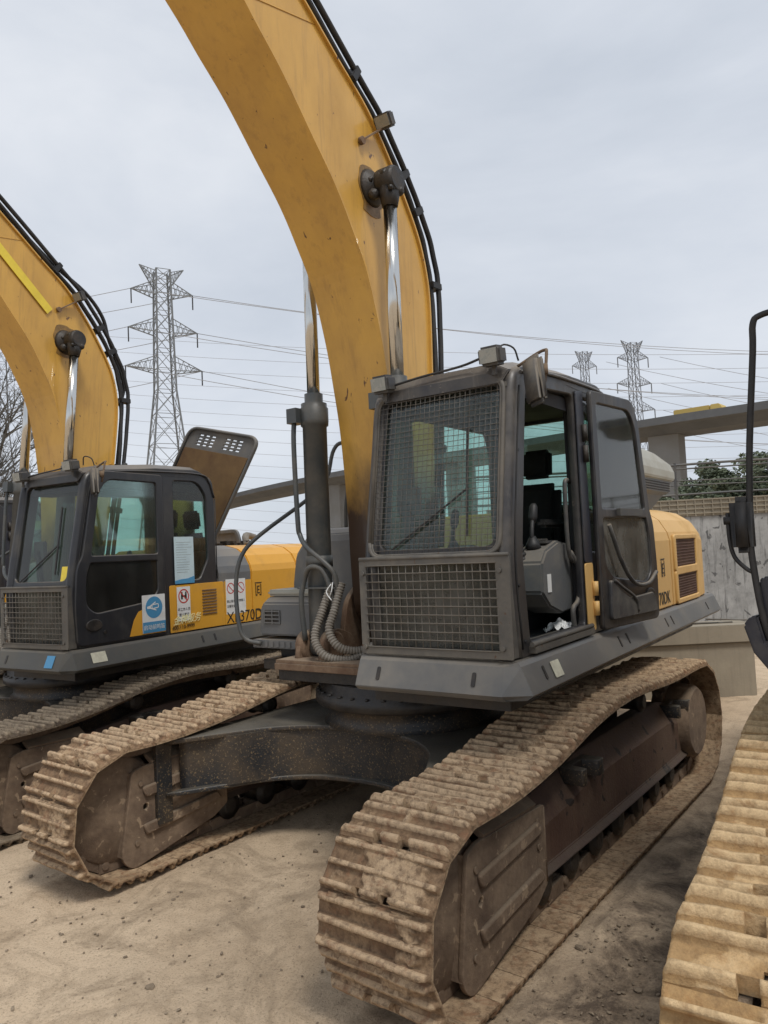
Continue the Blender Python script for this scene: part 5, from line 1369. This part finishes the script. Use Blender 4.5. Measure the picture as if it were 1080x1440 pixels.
def truckb(bm):
    box(bm, -1.1, 1.1, -2.4, 1.1, .4, 2.3)
tk = thing('truck', (-73.9, -15.6, 12.75), -.08, 'yellow truck showing above the parapet of the elevated road', 'truck')
M['truckyel'] = surf('truck_yellow', (.50, .36, .10), .6, bump=0)
mk('cargo_box', truckb, 'truckyel', tk, bevel=.05)
mk('truck_cab', lambda bm: loft(bm, [[(-1.1, 1.15, .4), (1.1, 1.15, .4), (1.1, 2.5, .4), (-1.1, 2.5, .4)], [(-1.1, 1.15, 1.6), (1.1, 1.15, 1.6), (1.1, 2.5, 1.6), (-1.1, 2.5, 1.6)], [(-1, 1.2, 2.35), (1, 1.2, 2.35), (1, 2.0, 2.35), (-1, 2.0, 2.35)]]), 'truckyel', tk, bevel=.05)
mk('wheel', lambda bm: [lathe(bm, [(.45, -.15), (.45, .15)], (x, y, .45), (1, 0, 0), 16) for x in (-1, 1) for y in (-1.7, 1.7)], 'rubber', tk)

# ------------------------------------------------------------------ light
w = bpy.data.worlds.new('World'); SC.world = w; w.use_nodes = True; nt = w.node_tree
for n in list(nt.nodes): nt.nodes.remove(n)
out = nt.nodes.new('ShaderNodeOutputWorld'); bg = nt.nodes.new('ShaderNodeBackground'); nt.links.new(bg.outputs[0], out.inputs[0])
sky = nt.nodes.new('ShaderNodeTexSky'); sky.sky_type = 'NISHITA'; sky.sun_disc = False
SUN_EL, SUN_AZ = math.radians(60), math.radians(62)
sky.sun_elevation = SUN_EL; sky.sun_rotation = PI / 2 - SUN_AZ
tc = N(nt, 'ShaderNodeTexCoord'); mp = N(nt, 'ShaderNodeMapping'); mp.inputs['Scale'].default_value = (1, 1, 2.6); nt.links.new(tc.outputs['Generated'], mp.inputs[0])
cn = noise_t(nt, mp.outputs[0], 1.5, 8, .55, .35)
cloud = ramp(nt, cn, [(.34, (5.3, 5.75, 6.45)), (.50, (6.1, 6.5, 7.15)), (.66, (7.1, 7.4, 7.9))])
mx = mixc(nt, .93, sky.outputs[0], cloud)
nt.links.new(mx, bg.inputs[0]); bg.inputs[1].default_value = .077
sd = bpy.data.lights.new('sun', 'SUN'); sd.energy = 1.5; sd.angle = math.radians(14); sd.color = (1, .96, .90)
so = bpy.data.objects.new('sun', sd); COL.objects.link(so)
dirv = V((math.cos(SUN_EL) * math.cos(SUN_AZ), math.cos(SUN_EL) * math.sin(SUN_AZ), math.sin(SUN_EL)))
so.rotation_euler = dirv.to_track_quat('Z', 'Y').to_euler()
SC.view_settings.view_transform = 'Standard'; SC.view_settings.look = 'None'; SC.view_settings.exposure = .56; SC.view_settings.gamma = 1

# ------------------------------------------------------------------ camera
cam = bpy.data.cameras.new('camera'); co = bpy.data.objects.new('camera', cam); COL.objects.link(co); SC.camera = co
f = V((math.cos(PITCH_C) * math.cos(YAW), math.cos(PITCH_C) * math.sin(YAW), math.sin(PITCH_C)))
r = V((math.sin(YAW), -math.cos(YAW), 0)); u = r.cross(f); c, s = math.cos(ROLL), math.sin(ROLL)
X = r * c + u * s; Yv = -r * s + u * c
mt = Matrix((X, Yv, -f)).transposed().to_4x4(); mt.translation = CAMLOC; co.matrix_world = mt
cam.sensor_fit = 'VERTICAL'; cam.sensor_height = 36; cam.sensor_width = 27; cam.lens = FPX / 1440 * 36
cam.clip_start = .05; cam.clip_end = 6000
SC.render.resolution_x = 768; SC.render.resolution_y = 1024
